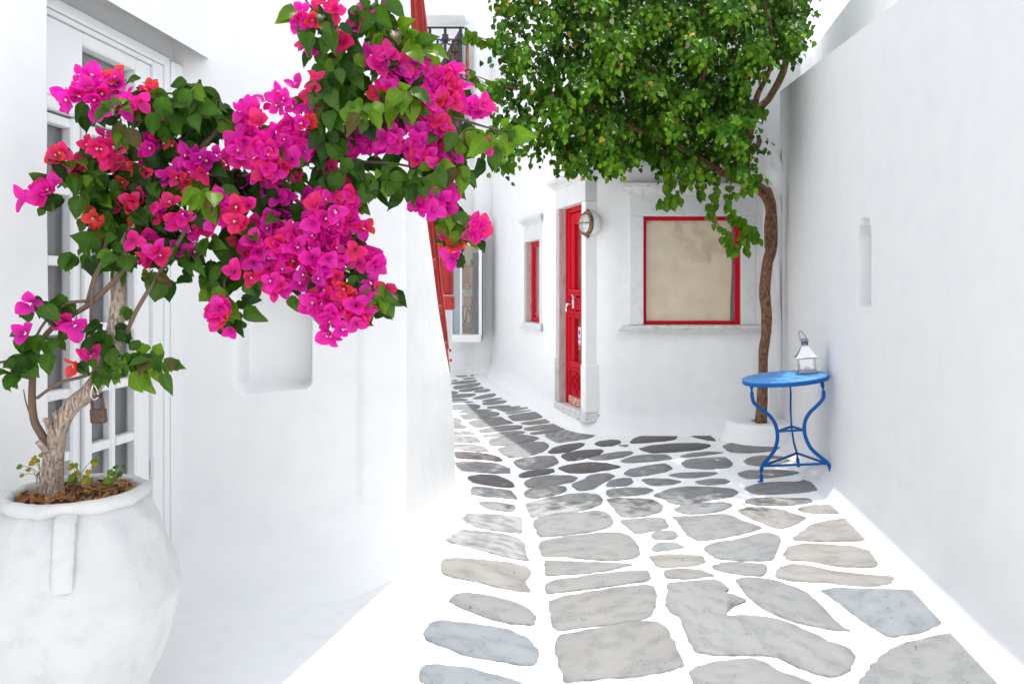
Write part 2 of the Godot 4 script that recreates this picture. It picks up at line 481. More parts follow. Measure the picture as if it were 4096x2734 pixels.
# hand-plastered wall: runs along a path of (X, Z) points, vs = heights, pushed out by disp(u, h); side = which way it faces
func wall(called: String, parent: Node3D, m: Material, path: Array, us: Array, vs: Array, side: float, disp: Callable, top: Callable, thick: float) -> MeshInstance3D:
	var lens := [0.0]
	for i in range(1, path.size()):
		lens.append(lens[i - 1] + (path[i] as Vector2).distance_to(path[i - 1]))
	var total: float = lens[lens.size() - 1]
	var nu := us.size()
	var nv := vs.size()
	var at := func(u: float) -> Vector2:
		u = clampf(u, 0.0, total)
		var i := 0
		while i < path.size() - 2 and lens[i + 1] < u:
			i += 1
		return (path[i] as Vector2).lerp(path[i + 1], (u - lens[i]) / maxf(lens[i + 1] - lens[i], 1e-6))
	var pos := PackedVector3Array()
	var back := PackedVector3Array()
	pos.resize(nu * nv)
	back.resize(nu * 2)
	for i in nu:
		var u: float = us[i]
		var c: Vector2 = at.call(u)
		var t: Vector2 = ((at.call(u + 0.03) as Vector2) - (at.call(u - 0.03) as Vector2)).normalized()
		var n := Vector2(-t.y, t.x) * side
		var high: float = top.call(u)
		for j in nv:
			var v: float = vs[j]
			var h: float = v if v < 2.0 else 2.0 + (v - 2.0) * (high - 2.0) / (vs[nv - 1] - 2.0)
			var moved = disp.call(u, h)   # a push along the normal, or that and a shift along x
			var d: float = moved.x if moved is Vector2 else moved
			var shift: float = moved.y if moved is Vector2 else 0.0
			d += 0.006 * plaster_noise.get_noise_3d(c.x * 30.0, h * 30.0, c.y * 30.0) + 0.0025 * plaster_noise.get_noise_3d(c.x * 140.0, h * 140.0, c.y * 140.0)
			pos[i * nv + j] = Vector3(c.x + n.x * d + shift, h, -(c.y + n.y * d))
		back[i * 2] = Vector3(c.x - n.x * thick, vs[0], -(c.y - n.y * thick))
		back[i * 2 + 1] = Vector3(c.x - n.x * thick, high, -(c.y - n.y * thick))
	var nor := PackedVector3Array()
	nor.resize(nu * nv)
	for i in nu:
		for j in nv:
			var du := pos[mini(i + 1, nu - 1) * nv + j] - pos[maxi(i - 1, 0) * nv + j]
			var dv := pos[i * nv + mini(j + 1, nv - 1)] - pos[i * nv + maxi(j - 1, 0)]
			nor[i * nv + j] = du.cross(dv).normalized() * side
	var idx := PackedInt32Array()
	for i in nu - 1:
		for j in nv - 1:
			var a := i * nv + j
			var b := a + nv
			if side > 0:
				idx.append_array(PackedInt32Array([a, a + 1, b + 1, a, b + 1, b]))
			else:
				idx.append_array(PackedInt32Array([a, b + 1, a + 1, a, b, b + 1]))
	# back, top and ends
	var flat := func(a: Vector3, b: Vector3, c: Vector3, d: Vector3, n: Vector3) -> void:
		var o := pos.size()
		for p in [a, b, c, d]:
			pos.append(p)
			nor.append(n)
		if (b - a).cross(c - a).dot(n) > 0:
			idx.append_array(PackedInt32Array([o, o + 2, o + 1, o, o + 3, o + 2]))
		else:
			idx.append_array(PackedInt32Array([o, o + 1, o + 2, o, o + 2, o + 3]))
	for i in nu - 1:
		var f0 := pos[i * nv + nv - 1]
		var f1 := pos[(i + 1) * nv + nv - 1]
		flat.call(f0, f1, back[i * 2 + 3], back[i * 2 + 1], Vector3.UP)
		var e := back[i * 2 + 2] - back[i * 2]
		flat.call(back[i * 2], back[i * 2 + 1], back[i * 2 + 3], back[i * 2 + 2], e.cross(Vector3.UP).normalized() * -side)
	for e in [0, nu - 1]:
		var f := pos[e * nv] - back[e * 2]
		var dir := f.cross(Vector3.UP).normalized() * (side if e == 0 else -side)
		for j in nv - 1:
			var q0 := pos[e * nv + j]
			var q1 := pos[e * nv + j + 1]
			var b0 := Vector3(back[e * 2].x, q0.y, back[e * 2].z)
			var b1 := Vector3(back[e * 2].x, q1.y, back[e * 2].z)
			flat.call(q0, q1, b1, b0, dir)
	var arr := []
	arr.resize(Mesh.ARRAY_MAX)
	arr[Mesh.ARRAY_VERTEX] = pos
	arr[Mesh.ARRAY_NORMAL] = nor
	arr[Mesh.ARRAY_INDEX] = idx
	var mesh := ArrayMesh.new()
	mesh.add_surface_from_arrays(Mesh.PRIMITIVE_TRIANGLES, arr)
	return put(called, mesh, m, parent)

func ss(a: float, b: float, x: float) -> float:
	return smoothstep(a, b, x)

func inside(x: float, a: float, b: float, soft: float) -> float:
	return clampf((x - a) / soft + 0.5, 0.0, 1.0) * clampf((b - x) / soft + 0.5, 0.0, 1.0)

func ground_h(_x: float, z: float) -> float:
	return 0.077 * maxf(0.0, z - 8.0)

# ---------------------------------------------------------------- paving
var paving: Node3D

func paver(tone: int, cm: Array) -> void:
	var p := []
	for i in cm.size() / 2:
		p.append(Vector2(cm[i * 2], cm[i * 2 + 1]) / 100.0)
	p.append(p[0])
	var q := PackedVector2Array()
	var n := p.size() - 1
	for i in n:
		var p0: Vector2 = p[(i + n - 1) % n]
		var p1: Vector2 = p[i]
		var p2: Vector2 = p[i + 1]
		var p3: Vector2 = p[(i + 2) % n]
		for k in 4:
			var u := k / 4.0
			var v := p1.lerp(p2, u) * 0.45 + 0.55 * 0.5 * (2.0 * p1 + (p2 - p0) * u + (2.0 * p0 - 5.0 * p1 + 4.0 * p2 - p3) * u * u + (3.0 * p1 - p0 - 3.0 * p2 + p3) * u * u * u)
			v += Vector2(plaster_noise.get_noise_2d(v.x * 700.0, v.y * 700.0), plaster_noise.get_noise_2d(v.x * 700.0 + 500.0, v.y * 700.0)) * 0.010
			q.append(v)
	var mid := Vector2.ZERO
	for v in q:
		mid += v / q.size()
	for i in q.size():
		q[i] += (q[i] - mid).normalized() * lerpf(0.019, 0.008, ss(4.4, 6.0, mid.y))
	# long axis of the stone
	var sxx := 0.0
	var sxy := 0.0
	var syy := 0.0
	for v in q:
		var d := v - mid
		sxx += d.x * d.x
		sxy += d.x * d.y
		syy += d.y * d.y
	var ax := 0.5 * atan2(2.0 * sxy, sxx - syy)
	var small := 1.0
	for v in q:
		small = minf(small, v.distance_to(mid))
	var inset := minf(0.008, small * 0.25)
	var lift := 0.005 + 0.003 * rng.randf()
	var tilt := Vector2(rng.randf_range(-1, 1), rng.randf_range(-1, 1)) * 0.006
	var shift := Vector2(rng.randf() * 9.0, rng.randf() * 9.0)
	var st := tris()
	st.set_smooth_group(0)
	var topring := PackedVector2Array()
	for v in q:
		topring.append(v + (mid - v).normalized() * inset)
	var vert := func(v: Vector2, up: float) -> void:
		var d := (v - mid).rotated(-ax)
		st.set_uv(d + shift)
		st.add_vertex(Vector3(v.x, ground_h(v.x, v.y) + up, -v.y))
	var t := Geometry2D.triangulate_polygon(topring)
	var hi := func(v: Vector2) -> float:
		return lift + (v - mid).dot(tilt)
	for i in t.size() / 3:
		for k in 3:
			vert.call(topring[t[i * 3 + k]], hi.call(topring[t[i * 3 + k]]))
	var c := q.size()
	for i in c:
		var j := (i + 1) % c
		vert.call(q[i], -0.012)
		vert.call(topring[i], hi.call(topring[i]))
		vert.call(topring[j], hi.call(topring[j]))
		vert.call(q[i], -0.012)
		vert.call(topring[j], hi.call(topring[j]))
		vert.call(q[j], -0.012)
	put("paving_stone", done(st), M["slate_%d_%d" % [tone, rng.randi() % 2]], paving)

func make_ground() -> void:
	paving = thing("lane_paving", "", "", Vector3.ZERO, "", "structure")
	var xs := [-120.0, -30.0, -8.0] + span(-3.2, 3.4, 0.045, []) + [8.0, 30.0, 120.0]
	var zs := [-120.0, -30.0, -8.0] + span(-2.0, 12.5, 0.045, []) + [20.0, 40.0, 120.0]
	var pos := PackedVector3Array()
	var nor := PackedVector3Array()
	var idx := PackedInt32Array()
	for x in xs:
		for z in zs:
			var h := ground_h(x, minf(z, 12.5)) + 0.004 * plaster_noise.get_noise_2d(x * 60.0, z * 60.0)
			pos.append(Vector3(x, h, -z))
	var nz := zs.size()
	for i in xs.size():
		for j in nz:
			var du := pos[mini(i + 1, xs.size() - 1) * nz + j] - pos[maxi(i - 1, 0) * nz + j]
			var dv := pos[i * nz + mini(j + 1, nz - 1)] - pos[i * nz + maxi(j - 1, 0)]
			nor.append(du.cross(dv).normalized())
			if i < xs.size() - 1 and j < nz - 1:
				var a := i * nz + j
				var b := a + nz
				idx.append_array(PackedInt32Array([a, a + 1, b + 1, a, b + 1, b]))
	var arr := []
	arr.resize(Mesh.ARRAY_MAX)
	arr[Mesh.ARRAY_VERTEX] = pos
	arr[Mesh.ARRAY_NORMAL] = nor
	arr[Mesh.ARRAY_INDEX] = idx
	var mesh := ArrayMesh.new()
	mesh.add_surface_from_arrays(Mesh.PRIMITIVE_TRIANGLES, arr)
	put("painted_mortar", mesh, M.ground_paint, paving)
	paver(2, [-69, 1044.3, -62.7, 1051.3, -53.2, 1051.3, -51.3, 1045.3, -58.2, 1039.4, -65.7, 1037.4])
	paver(0, [-58.1, 1070.9, -54.1, 1069.8, -54.1, 1061.5, -58.5, 1061.5])
	paver(2, [-79.9, 1062.6, -67.6, 1067.8, -62.4, 1061.5, -72.5, 1054.4])
	paver(0, [-82.1, 1029.6, -77.9, 1036.4, -74.2, 1031.5, -77.1, 1025.7, -81.3, 1023.8])
	paver(0, [-81.7, 1012.4, -70.6, 1025.7, -56, 1032.5, -47.6, 1031.5, -51.6, 1020, -65.7, 1008.7, -79.2, 1005])
	paver(0, [-76.6, 990.4, -60, 1005.9, -44.9, 1015.2, -41.7, 1006.8, -47.5, 992.2, -62.1, 979.8, -73.2, 973.7])
	paver(0, [-68, 967.7, -53.2, 980.7, -40, 987.8, -37.5, 983.3, -42.1, 972.8, -55.5, 960, -65.1, 959.2])
	paver(2, [-48.5, 959.2, -36.8, 972.8, -30.6, 973.7, -27.7, 966.8, -34.4, 955.8, -44.8, 954.2])
	paver(0, [-78.4, 961.7, -72.1, 959.2, -67.7, 953.3, -71.1, 945.1, -77, 943.5])
	paver(0, [-76.4, 937, -63.2, 944.3, -49.6, 946.7, -44.4, 942.7, -50.4, 929.8, -63.4, 922, -75, 919.7])
	paver(1, [-47.6, 918.9, -38.7, 934.6, -28.8, 945.1, -22, 946.7, -19.9, 938.6, -26.5, 925.1, -39.6, 915.8])
	paver(0, [-74.5, 913.5, -63.1, 916.6, -54.5, 913.5, -53.3, 909.7, -60.6, 905.2, -73.7, 903])
	paver(0, [-36.7, 905.2, -29.6, 915.1, -16.3, 921.2, -11.9, 918.9, -19.5, 909.7, -32.5, 902.2])
	paver(0, [-73.2, 897.8, -60.4, 901.5, -48.9, 901.5, -46.1, 898.5, -53.3, 893.4, -72.8, 892])
	paver(0, [-35, 892.7, -25.9, 902.2, -11.1, 907.5, -6.5, 903.7, -11, 893.4, -23.8, 884.7, -32.6, 884.7])
	paver(1, [-71.1, 881.9, -59.4, 886.9, -43.2, 886.9, -36.7, 878.3, -39.1, 866.5, -52.9, 859.7, -69.3, 859])
	paver(0, [-29.5, 873.4, -17.2, 880.5, -4.4, 881.2, -2.4, 876.9, -10.6, 868.6, -24.8, 864.5])
	paver(0, [-17.7, 864.5, -4.3, 873.4, 8.4, 877.6, 9.2, 874.1, -1.1, 863.8, -12.8, 856.4])
	paver(2, [-12, 854.3, 2, 865.2, 16.3, 872, 17.9, 867.9, 8.3, 858.4, -5.8, 848.4])
	paver(2, [-8, 842.5, 5.1, 852.4, 19.2, 858.4, 21.1, 857, 9.7, 847.7, -4.2, 838.6])
	paver(0, [-61.6, 849.7, -48.2, 860.4, -29.5, 863.1, -23.3, 856.4, -32.1, 849, -50.4, 843.8])
	paver(0, [-57.8, 833.5, -44.1, 842.5, -22.8, 849.7, -14.7, 844.5, -15.5, 833.5, -31.1, 822.3, -50.2, 816.1])
	paver(0, [-4.9, 829.7, 5, 839.9, 25.2, 849, 29.5, 838, 33.2, 825.4, 19.7, 813.7, 1.9, 808.9])
	paver(4, [-66.3, 822.3, -59.7, 823.5, -53.2, 805.3, -56.5, 800.6, -64.8, 802.9])
	paver(0, [-46.2, 802.9, -33.9, 817.9, -13.1, 826, -7, 813.1, 0.7, 799.2, -13.9, 785.1, -36.2, 771.5])
	paver(1, [-64.1, 795, -56.3, 797.5, -46.3, 776.2, -50.1, 768.3, -61.9, 767.5])
	paver(2, [8.7, 799.2, 19.6, 807.7, 40.7, 818.6, 45.5, 810.1, 36.8, 799.2, 16.2, 789.2])
	paver(2, [11.8, 765.2, 23.2, 781, 39.4, 791.6, 54.2, 797.5, 56, 785.1, 46.8, 771.5, 28.1, 759.1, 15.6, 756])
	paver(0, [-34.2, 757.6, -22.2, 773, -3.9, 784.3, 9, 782.6, 9.9, 769.1, -3.8, 756, -25.4, 744.1, -30.8, 742.7])
	paver(4, [-60.8, 753.8, -46.3, 753, -37.6, 742.7, -37.1, 734, -58.4, 732.6])
	paver(0, [17.3, 741.2, 32.1, 756, 49.6, 771.5, 60.3, 772.2, 56, 762.9, 37.1, 745.6, 21.8, 735.5])
	paver(4, [-28.2, 729.8, -17.2, 742.7, 1.8, 753, 13, 750, 9.8, 741.2, -8.9, 728.4, -26, 721.4])
	paver(4, [-58.5, 724.9, -46, 727, -33.7, 718, -28.7, 693.7, -41.4, 693.7, -56.4, 699.4])
	paver(0, [-21.6, 706.6, -8.9, 724.9, 8.4, 733.3, 20.2, 724.9, 25.1, 714.6, 14.3, 693.7, -5.9, 681.2, -18.3, 681.2])
	paver(4, [31.8, 734, 45.4, 748.6, 60.1, 761.4, 72.4, 759.1, 81.8, 737.6, 72.1, 714.6, 55.4, 701.4, 42.2, 694.9, 35.4, 711.3])
	paver(4, [-54.5, 683.6, -41, 687.4, -26.9, 679.3, -20, 655.8, -29.5, 654.1, -53.4, 669.1])
	paver(0, [-12.7, 667.4, -0.9, 682.4, 18.1, 696.2, 29.6, 696.2, 33.3, 679.3, 26.6, 655.8, 15.4, 637.5, -3.1, 632.2, -9.8, 650.1])
	paver(3, [-50.4, 651.8, -39, 654.1, -24.5, 648.5, -12.4, 636.5, -8.2, 621.8, -11, 617.8, -28.2, 624.4, -45.1, 630.1])
	paver(3, [31.1, 655.8, 37.2, 673.3, 47.9, 685.5, 62.3, 693.7, 66, 688.6, 60.4, 671.5, 48.1, 654.1, 33.4, 647.4])
	paver(3, [75.1, 688.6, 81, 701.4, 93.3, 707.9, 100, 704.6, 99, 693.7, 91, 681.2, 79.4, 677.5])
	paver(3, [108.6, 698.1, 117.3, 720.1, 136.3, 737.6, 153.8, 744.1, 158.5, 728.4, 151.7, 709.3, 128.6, 696.2, 110.1, 691.8])
	paver(3, [172.8, 744.1, 186.4, 750, 190.4, 739.1, 189.3, 704.6, 184.1, 704.6, 172.7, 721.4])
	paver(3, [203.1, 735.6, 211.4, 728.4, 215.4, 719, 234, 715, 225.1, 707.7, 207.3, 706.5, 202, 715])
	paver(4, [95.6, 682.4, 101.5, 684.9, 105.3, 682.4, 100.1, 675.1])
	paver(0, [0.9, 618.3, 8.4, 630.1, 22.4, 636.5, 35.1, 636.5, 37.2, 613.3, 27.5, 595.4, 10, 589.4, 3.6, 602])
	paver(3, [41.1, 639.2, 51.8, 655.8, 67, 664.4, 78, 665.6, 79.2, 657.5, 70, 636.5, 54.8, 622.3, 45.5, 619.3])
	paver(0, [63.4, 628.5, 77.9, 644.6, 92.3, 654.6, 103.2, 655.8, 102.9, 648.5, 91.6, 633.8, 76.6, 624.4, 67.3, 622.9])
	paver(0, [88.6, 620.8, 101.3, 636.5, 116.5, 643.5, 130.5, 643, 132.2, 628.5, 126.5, 623.4, 105.7, 614.8, 92, 613.3])
	paver(3, [112.4, 669.1, 126.1, 682.4, 147.7, 690.5, 168.2, 691.8, 177.9, 685.5, 177.2, 678.1, 163.7, 663.3, 139.9, 654.1, 121.4, 650.7, 114.5, 658.6])
	paver(0, [141, 637.5, 154.5, 650.1, 170.2, 655.8, 181, 651.8, 170.8, 644.6, 154.5, 635.4, 143.7, 633.8])
	paver(0, [187.9, 677.1, 199, 692.9, 219.7, 701, 241.4, 701, 241.9, 679.7, 227.1, 659.6, 203.7, 650, 188.8, 653.8])
	paver(0, [-45.9, 613.3, -32.3, 616.8, -11.9, 609.8, -2.4, 594, -1.6, 578.1, -13.4, 576.8, -26.2, 580.3, -39.3, 587.1])
	paver(3, [5, 571.6, 12, 583.5, 25.1, 590.8, 31.5, 590.8, 32.7, 582.6, 24.4, 573.7, 7.5, 564.3])
	paver(3, [36.4, 596.3, 48, 608.3, 62, 614.8, 75.1, 611.8, 82.9, 603.5, 86.1, 597.8, 75.4, 588, 58.3, 578.1, 43.5, 578.1, 38.3, 586.2])
	paver(0, [85.1, 575.9, 91.7, 589.4, 105.6, 601.1, 122.7, 609.8, 125.2, 594, 117.2, 582.6, 101.4, 571.6, 90.3, 567.3])
	paver(0, [136.8, 610.8, 144.7, 623.4, 157.4, 628.5, 177.6, 631.2, 177.4, 610.8, 170, 596.3, 152.5, 591.7, 137.4, 596.3])
	paver(2, [189.6, 620.7, 199.7, 633.9, 211.2, 639.3, 224.6, 635.3, 227.6, 620.7, 214.8, 610.1, 198.9, 601.9, 188.7, 608])
	paver(3, [-32.7, 565.2, -23.7, 572.9, -11.1, 568.6, -0.7, 550.8, 1, 539, -2.7, 535.9, -15.5, 540.9, -28.9, 550.8])
	paver(0, [9.3, 550.8, 15.7, 563.1, 28.3, 569.4, 42.9, 569.4, 48.2, 563.1, 43.5, 550.8, 29.9, 541.7, 11, 536.3])
	paver(0, [43.3, 544.8, 53.3, 558.9, 58.7, 571.6, 72, 578.1, 76.9, 569.4, 71.4, 556.8, 62.7, 542.9, 57.5, 531.4, 47.4, 527, 44, 533.3])
	paver(0, [66.6, 539, 72.1, 554.8, 81.2, 561.8, 87.3, 561, 87.7, 550.8, 82.3, 541.7, 73.7, 537.1])
	paver(0, [95.8, 556.8, 103.6, 561, 115.5, 558.9, 123.1, 552, 114.4, 544, 101.9, 540.9, 97, 546.8])
	paver(0, [118.1, 571.6, 128.9, 578.1, 145.3, 580.3, 156.6, 579, 149, 570.3, 135.8, 563.1, 124.6, 563.1])
	paver(2, [133.7, 552, 144, 558.9, 155.5, 559.7, 158.6, 552.8, 152.5, 545.6, 139.8, 542.5, 134.1, 545.6])
	paver(2, [171.4, 576.7, 181.9, 586.1, 194.5, 588.8, 210.2, 586.9, 219.1, 580.4, 208.1, 571.1, 187.5, 562.2, 173.1, 560.4])
	paver(0, [-28, 520.5, -27.5, 535.2, -16.3, 533.3, -2.6, 526.6, 2.1, 511.7, 1.2, 506.5, -13.7, 511, -26.6, 516.9])
	paver(0, [8.8, 522.2, 15.8, 533.3, 28.7, 538.2, 36.5, 536.3, 37.5, 529.6, 32.4, 518.7, 21.7, 511, 14.1, 506.5, 10, 511])
	paver(2, [65.3, 524.1, 71, 531.4, 83.1, 534.4, 94.6, 533.3, 98, 527.7, 90.3, 519.4, 76.1, 513.4, 66.4, 511])
	paver(4, [9.7, 493.3, 20.5, 504.8, 36.9, 515.1, 49.5, 518.7, 56.6, 515.1, 59.6, 504.8, 55, 491.7, 43.1, 479.2, 27.7, 470.3, 12.9, 464.5, 11.1, 476.2])
	paver(0, [97, 515.1, 111.7, 531.4, 123.7, 537.1, 139.2, 536.3, 153.4, 531.4, 155.3, 522.2, 146.3, 509.9, 131.5, 503.1, 112.5, 492.3, 105, 494.9, 101.9, 506.5])
	paver(0, [64, 503.1, 73.5, 508.2, 80.5, 505.5, 92.9, 503.1, 96, 488.5, 92.6, 477.7, 84, 468.8, 73.9, 464, 66.7, 467.4, 65.8, 485.4])
	paver(0, [-21.2, 496.5, -16.1, 498.2, -6.1, 494.9, 0.7, 488.5, 0.9, 480.8, -2.4, 477.7, -13, 482.3, -19, 490.1])
	paver(1, [104.5, 482.3, 112, 490.1, 125.7, 494.9, 139, 497.2, 142, 491.7, 135.7, 482.3, 122.1, 473.8, 109.5, 471.8, 105.2, 475.6])
	paver(0, [164, 533.6, 176.7, 545, 191.9, 550.1, 206.4, 550.1, 213.4, 555.2, 217.1, 545, 215.2, 532.1, 204.8, 524.3, 187.7, 519.7, 170.2, 517.6, 164.2, 521.2])
	paver(2, [153.4, 499.4, 160.6, 505, 170.9, 507.9, 182.8, 505.9, 196.3, 506.4, 196.6, 499.4, 188.6, 494.7, 174.7, 489.8, 159.2, 491.1, 154.6, 495.8])
	paver(2, [183.1, 483.2, 190.8, 488.5, 203, 490.6, 212.7, 488.5, 212, 479.3, 203, 473, 189.5, 472.2, 183.5, 475.5])
	paver(2, [143, 475.5, 149.9, 483.2, 160.1, 484.5, 170.2, 479.3, 173.3, 471.7, 178, 463.2, 169.8, 452.6, 157.1, 442.5, 152.8, 445.8, 149.9, 453.7, 145.5, 464.4])
	paver(1, [99.4, 463.2, 113.6, 465.6, 131.9, 469.2, 137.7, 457.2, 144.9, 443.6, 135.3, 436, 118.6, 426.7, 104.6, 420.7, 100.6, 428.7, 100.2, 441.4, 100.5, 454.9])
	paver(1, [104.5, 409.1, 113.2, 416.7, 126.3, 421.7, 138.3, 430.8, 146.5, 433.3, 149.6, 428.7, 148.8, 421.7, 140.2, 405.4, 132.6, 390.4, 120.5, 390.4, 107.4, 392.9, 104.8, 401.8])
	paver(2, [158.7, 425.7, 168, 437.1, 178.5, 448.1, 192.7, 457.2, 206.8, 462, 210.9, 458.4, 208.2, 448.1, 210.3, 443.6, 207.8, 432.9, 203.7, 423.6, 187.5, 421.7, 170.8, 420.7, 159.1, 422.2])
	paver(2, [143.9, 398.2, 150.7, 410, 160.4, 413.8, 170.8, 412.9, 182.3, 410, 188.8, 403.6, 187.1, 394.7, 183.6, 383.7, 176.8, 380.4, 164, 382, 153.6, 388.7, 143.1, 391.2])
	paver(0, [101.8, 381.2, 108.3, 385.3, 116.6, 385.3, 126.2, 383.7, 126.6, 378.8, 122.8, 371.7, 119.5, 368.6, 112.2, 370.9, 105.1, 374, 102.5, 377.2])
	paver(2, [128.9, 368.6, 135.4, 379.6, 143.2, 383.3, 151.5, 380.4, 158.2, 374, 170.6, 370.9, 181, 368.6, 183.3, 366.4, 177.9, 359, 168, 355.7, 158.7, 356.9, 149.1, 360.5, 135.8, 361.9, 129.6, 364.9])
	paver(0, [79.6, 427.7, 83.3, 435, 92.2, 436, 92.4, 428.7, 89.6, 423.6, 80.4, 423])
	paver(0, [76.4, 407.2, 80.3, 415.8, 88.8, 416.7, 92.5, 409.1, 83.3, 405.8, 77.4, 403.9])
	paver(2, [72.8, 394.7, 79.8, 397.3, 90.8, 397.3, 97.7, 395.5, 97.6, 387.8, 92.4, 383.7, 81.3, 381.5, 74.4, 379.6, 73.1, 387.8])
	paver(0, [75.3, 372.5, 79, 376.4, 87.8, 376.7, 94.1, 374, 97.1, 368.9, 91.3, 367.1, 82.3, 364.9, 75.7, 365.6])
	paver(0, [65.9, 456.3, 74.9, 460.5, 91.2, 461.9, 91.6, 449.6, 89, 443, 79, 436.6, 70.9, 433.6, 68.4, 445.6])
	paver(0, [13.9, 457.7, 23.1, 464.8, 38.9, 472, 54.2, 477.4, 59.2, 469.1, 59.5, 455, 56.2, 445.6, 43.2, 436.6, 29.3, 431.1, 16.6, 428.7, 14.7, 441.7])
	paver(4, [-29.3, 461.9, -26.5, 472, -14.4, 470.5, -2.4, 467.6, 4.2, 463.3, 4.8, 439.1, 3.3, 435.3, -8.6, 439.1, -20.1, 445.6, -26.4, 455])
	paver(4, [-35.6, 422, -29.4, 437.9, -19.7, 436.6, -8.5, 432.8, 0.9, 425.5, 5.5, 417.3, 6.1, 406.1, 7.6, 390, -2, 394.5, -13.8, 404, -24.7, 412.8, -32.6, 417.3])
	paver(0, [15.8, 417.3, 20.9, 422, 34.6, 428.7, 48.3, 432.8, 59.5, 434.1, 65.1, 429.2, 67.5, 415, 66.1, 399.7, 59.6, 392.4, 45.1, 391.4, 28.3, 395.1, 16.7, 395.5, 15.7, 406.1])
	paver(2, [-35.5, 383.5, -33.4, 391.4, -23.4, 391, -11.2, 388.4, -0.6, 384.5, 6.4, 379.6, 8.3, 372.2, 5.8, 363.2, 6.6, 356.4, 7.9, 349.8, 0.8, 350.6, -7, 355.6, -16.4, 362.4, -27.3, 366.8, -33.1, 372.2])
	paver(0, [17.9, 389.4, 27.7, 387.4, 41.7, 386.4, 52.9, 385.4, 59.6, 383.5, 51.9, 378.7, 40.4, 374, 26.5, 370.3, 17.6, 368.9, 17.7, 377.7])
	paver(0, [16.8, 358.1, 22.7, 363.2, 36.4, 367.6, 50.4, 372.2, 62.3, 374.6, 66.1, 373.1, 65.4, 365, 61.3, 360.6, 49.1, 358.1, 34.9, 353.1, 21.7, 348.5, 16.5, 347.4])
	paver(0, [17.2, 337.3, 24.5, 342.7, 37.6, 348.2, 51, 353.1, 61.7, 355.6, 65.8, 353.1, 64.9, 345, 60.3, 328.5, 54.4, 320.2, 43.4, 316.2, 30.9, 312.9, 19.3, 310, 17.3, 314.9, 17.4, 325.7])
	paver(1, [-26.6, 337.3, -25.7, 345, -21.4, 346.9, -11.8, 344.2, -1.7, 338.1, 5.6, 331.4, 8.7, 322.9, 8.5, 316.2, 6.4, 314.9, -1.6, 316.8, -11.1, 322.9, -19.7, 330])
	paver(1, [-34.6, 305.9, -33.6, 313.6, -29.4, 316.8, -20, 314.9, -9.5, 311.6, -0.4, 307.2, 5.1, 301.1, 8.7, 292.9, 8.6, 283.1, 6.8, 280.4, 2.7, 280.4, -5.6, 283.6, -16.2, 287.9, -26.3, 295.2, -32.2, 299.9])
	paver(0, [18.2, 299.9, 21.7, 304.1, 33.4, 309.1, 45.3, 313.6, 54.8, 315.8, 60.4, 314.9, 62.9, 307.2, 62.6, 295.2, 62.1, 281, 55.1, 276.8, 44.5, 273.3, 31.7, 270.9, 19.7, 268.5, 18.7, 274.8, 17.8, 285.2])
	paver(1, [-32.8, 273.3, -31.5, 279.4, -25.9, 279.4, -18.1, 277.9, -9.4, 273.8, -1.4, 269.9, 3.5, 265.7, 4.3, 258.8, -9.7, 257.1, -24.4, 263.4, -31.3, 269])
	paver(0, [74.5, 357, 84.4, 360.1, 96.2, 362.2, 99.6, 357, 100.7, 350.9, 97.6, 346.9, 100.7, 344, 104.4, 337.4, 98.9, 332.9, 94.4, 327.6, 91.2, 321.6, 98.7, 322.4, 108.9, 320.7, 116.7, 312.6, 122.8, 301.9, 128.4, 294.7, 129.3, 288.5, 123.3, 278.7, 118.1, 273.7, 112.8, 272.8, 106.6, 277.4, 100.5, 286.5, 93.6, 288.9, 82, 289.1, 72.6, 290.5, 71, 294.7, 71.5, 307.9, 72, 322.4, 68.7, 327.6, 69.1, 336.5, 71.8, 347.9])
	paver(1, [107.8, 362.2, 114.9, 364.8, 123.8, 362.2, 129.6, 355.9, 133.7, 347.9, 135, 339.3, 134.7, 325.8, 135.6, 314.2, 136.8, 309.8, 128.9, 311.8, 121.4, 315.8, 113.7, 324.1, 109.9, 334.7, 107.6, 344, 107.5, 353.9])
	paver(1, [143.6, 348.9, 150.4, 352.3, 162.4, 350.9, 177.6, 349.9, 184.9, 348.9, 186.7, 342.1, 185.1, 331.1, 184.1, 321.6, 175, 314.2, 164.6, 307.9, 154.7, 304.9, 151, 305.6, 148.9, 314.2, 147.1, 325.8, 146, 338.4])
	paver(0, [66, 275, 69.7, 278.7, 77.4, 281.9, 89.4, 283.8, 93.4, 280.6, 96.5, 275, 102, 270.1, 105.3, 266.3, 105.3, 258.8, 78.2, 255.6, 64.6, 263.2])
	paver(1, [122, 266.3, 129.1, 275, 139, 285.1, 148.9, 293.3, 162.6, 300.4, 175.7, 305.6, 179.8, 305.6, 184.3, 301.9, 184.8, 296.1, 181.8, 285.1, 180.8, 278.7, 175.9, 267.4, 171.3, 258.8, 144.5, 251.4, 123, 253.5, 118.5, 259.9])

# ---------------------------------------------------------------- buildings
func flare(h: float, out_: float, high: float) -> float:
	if h >= high:
		return 0.0
	var k := 1.0 - maxf(h, -0.05) / high
	return out_ * k * k * k

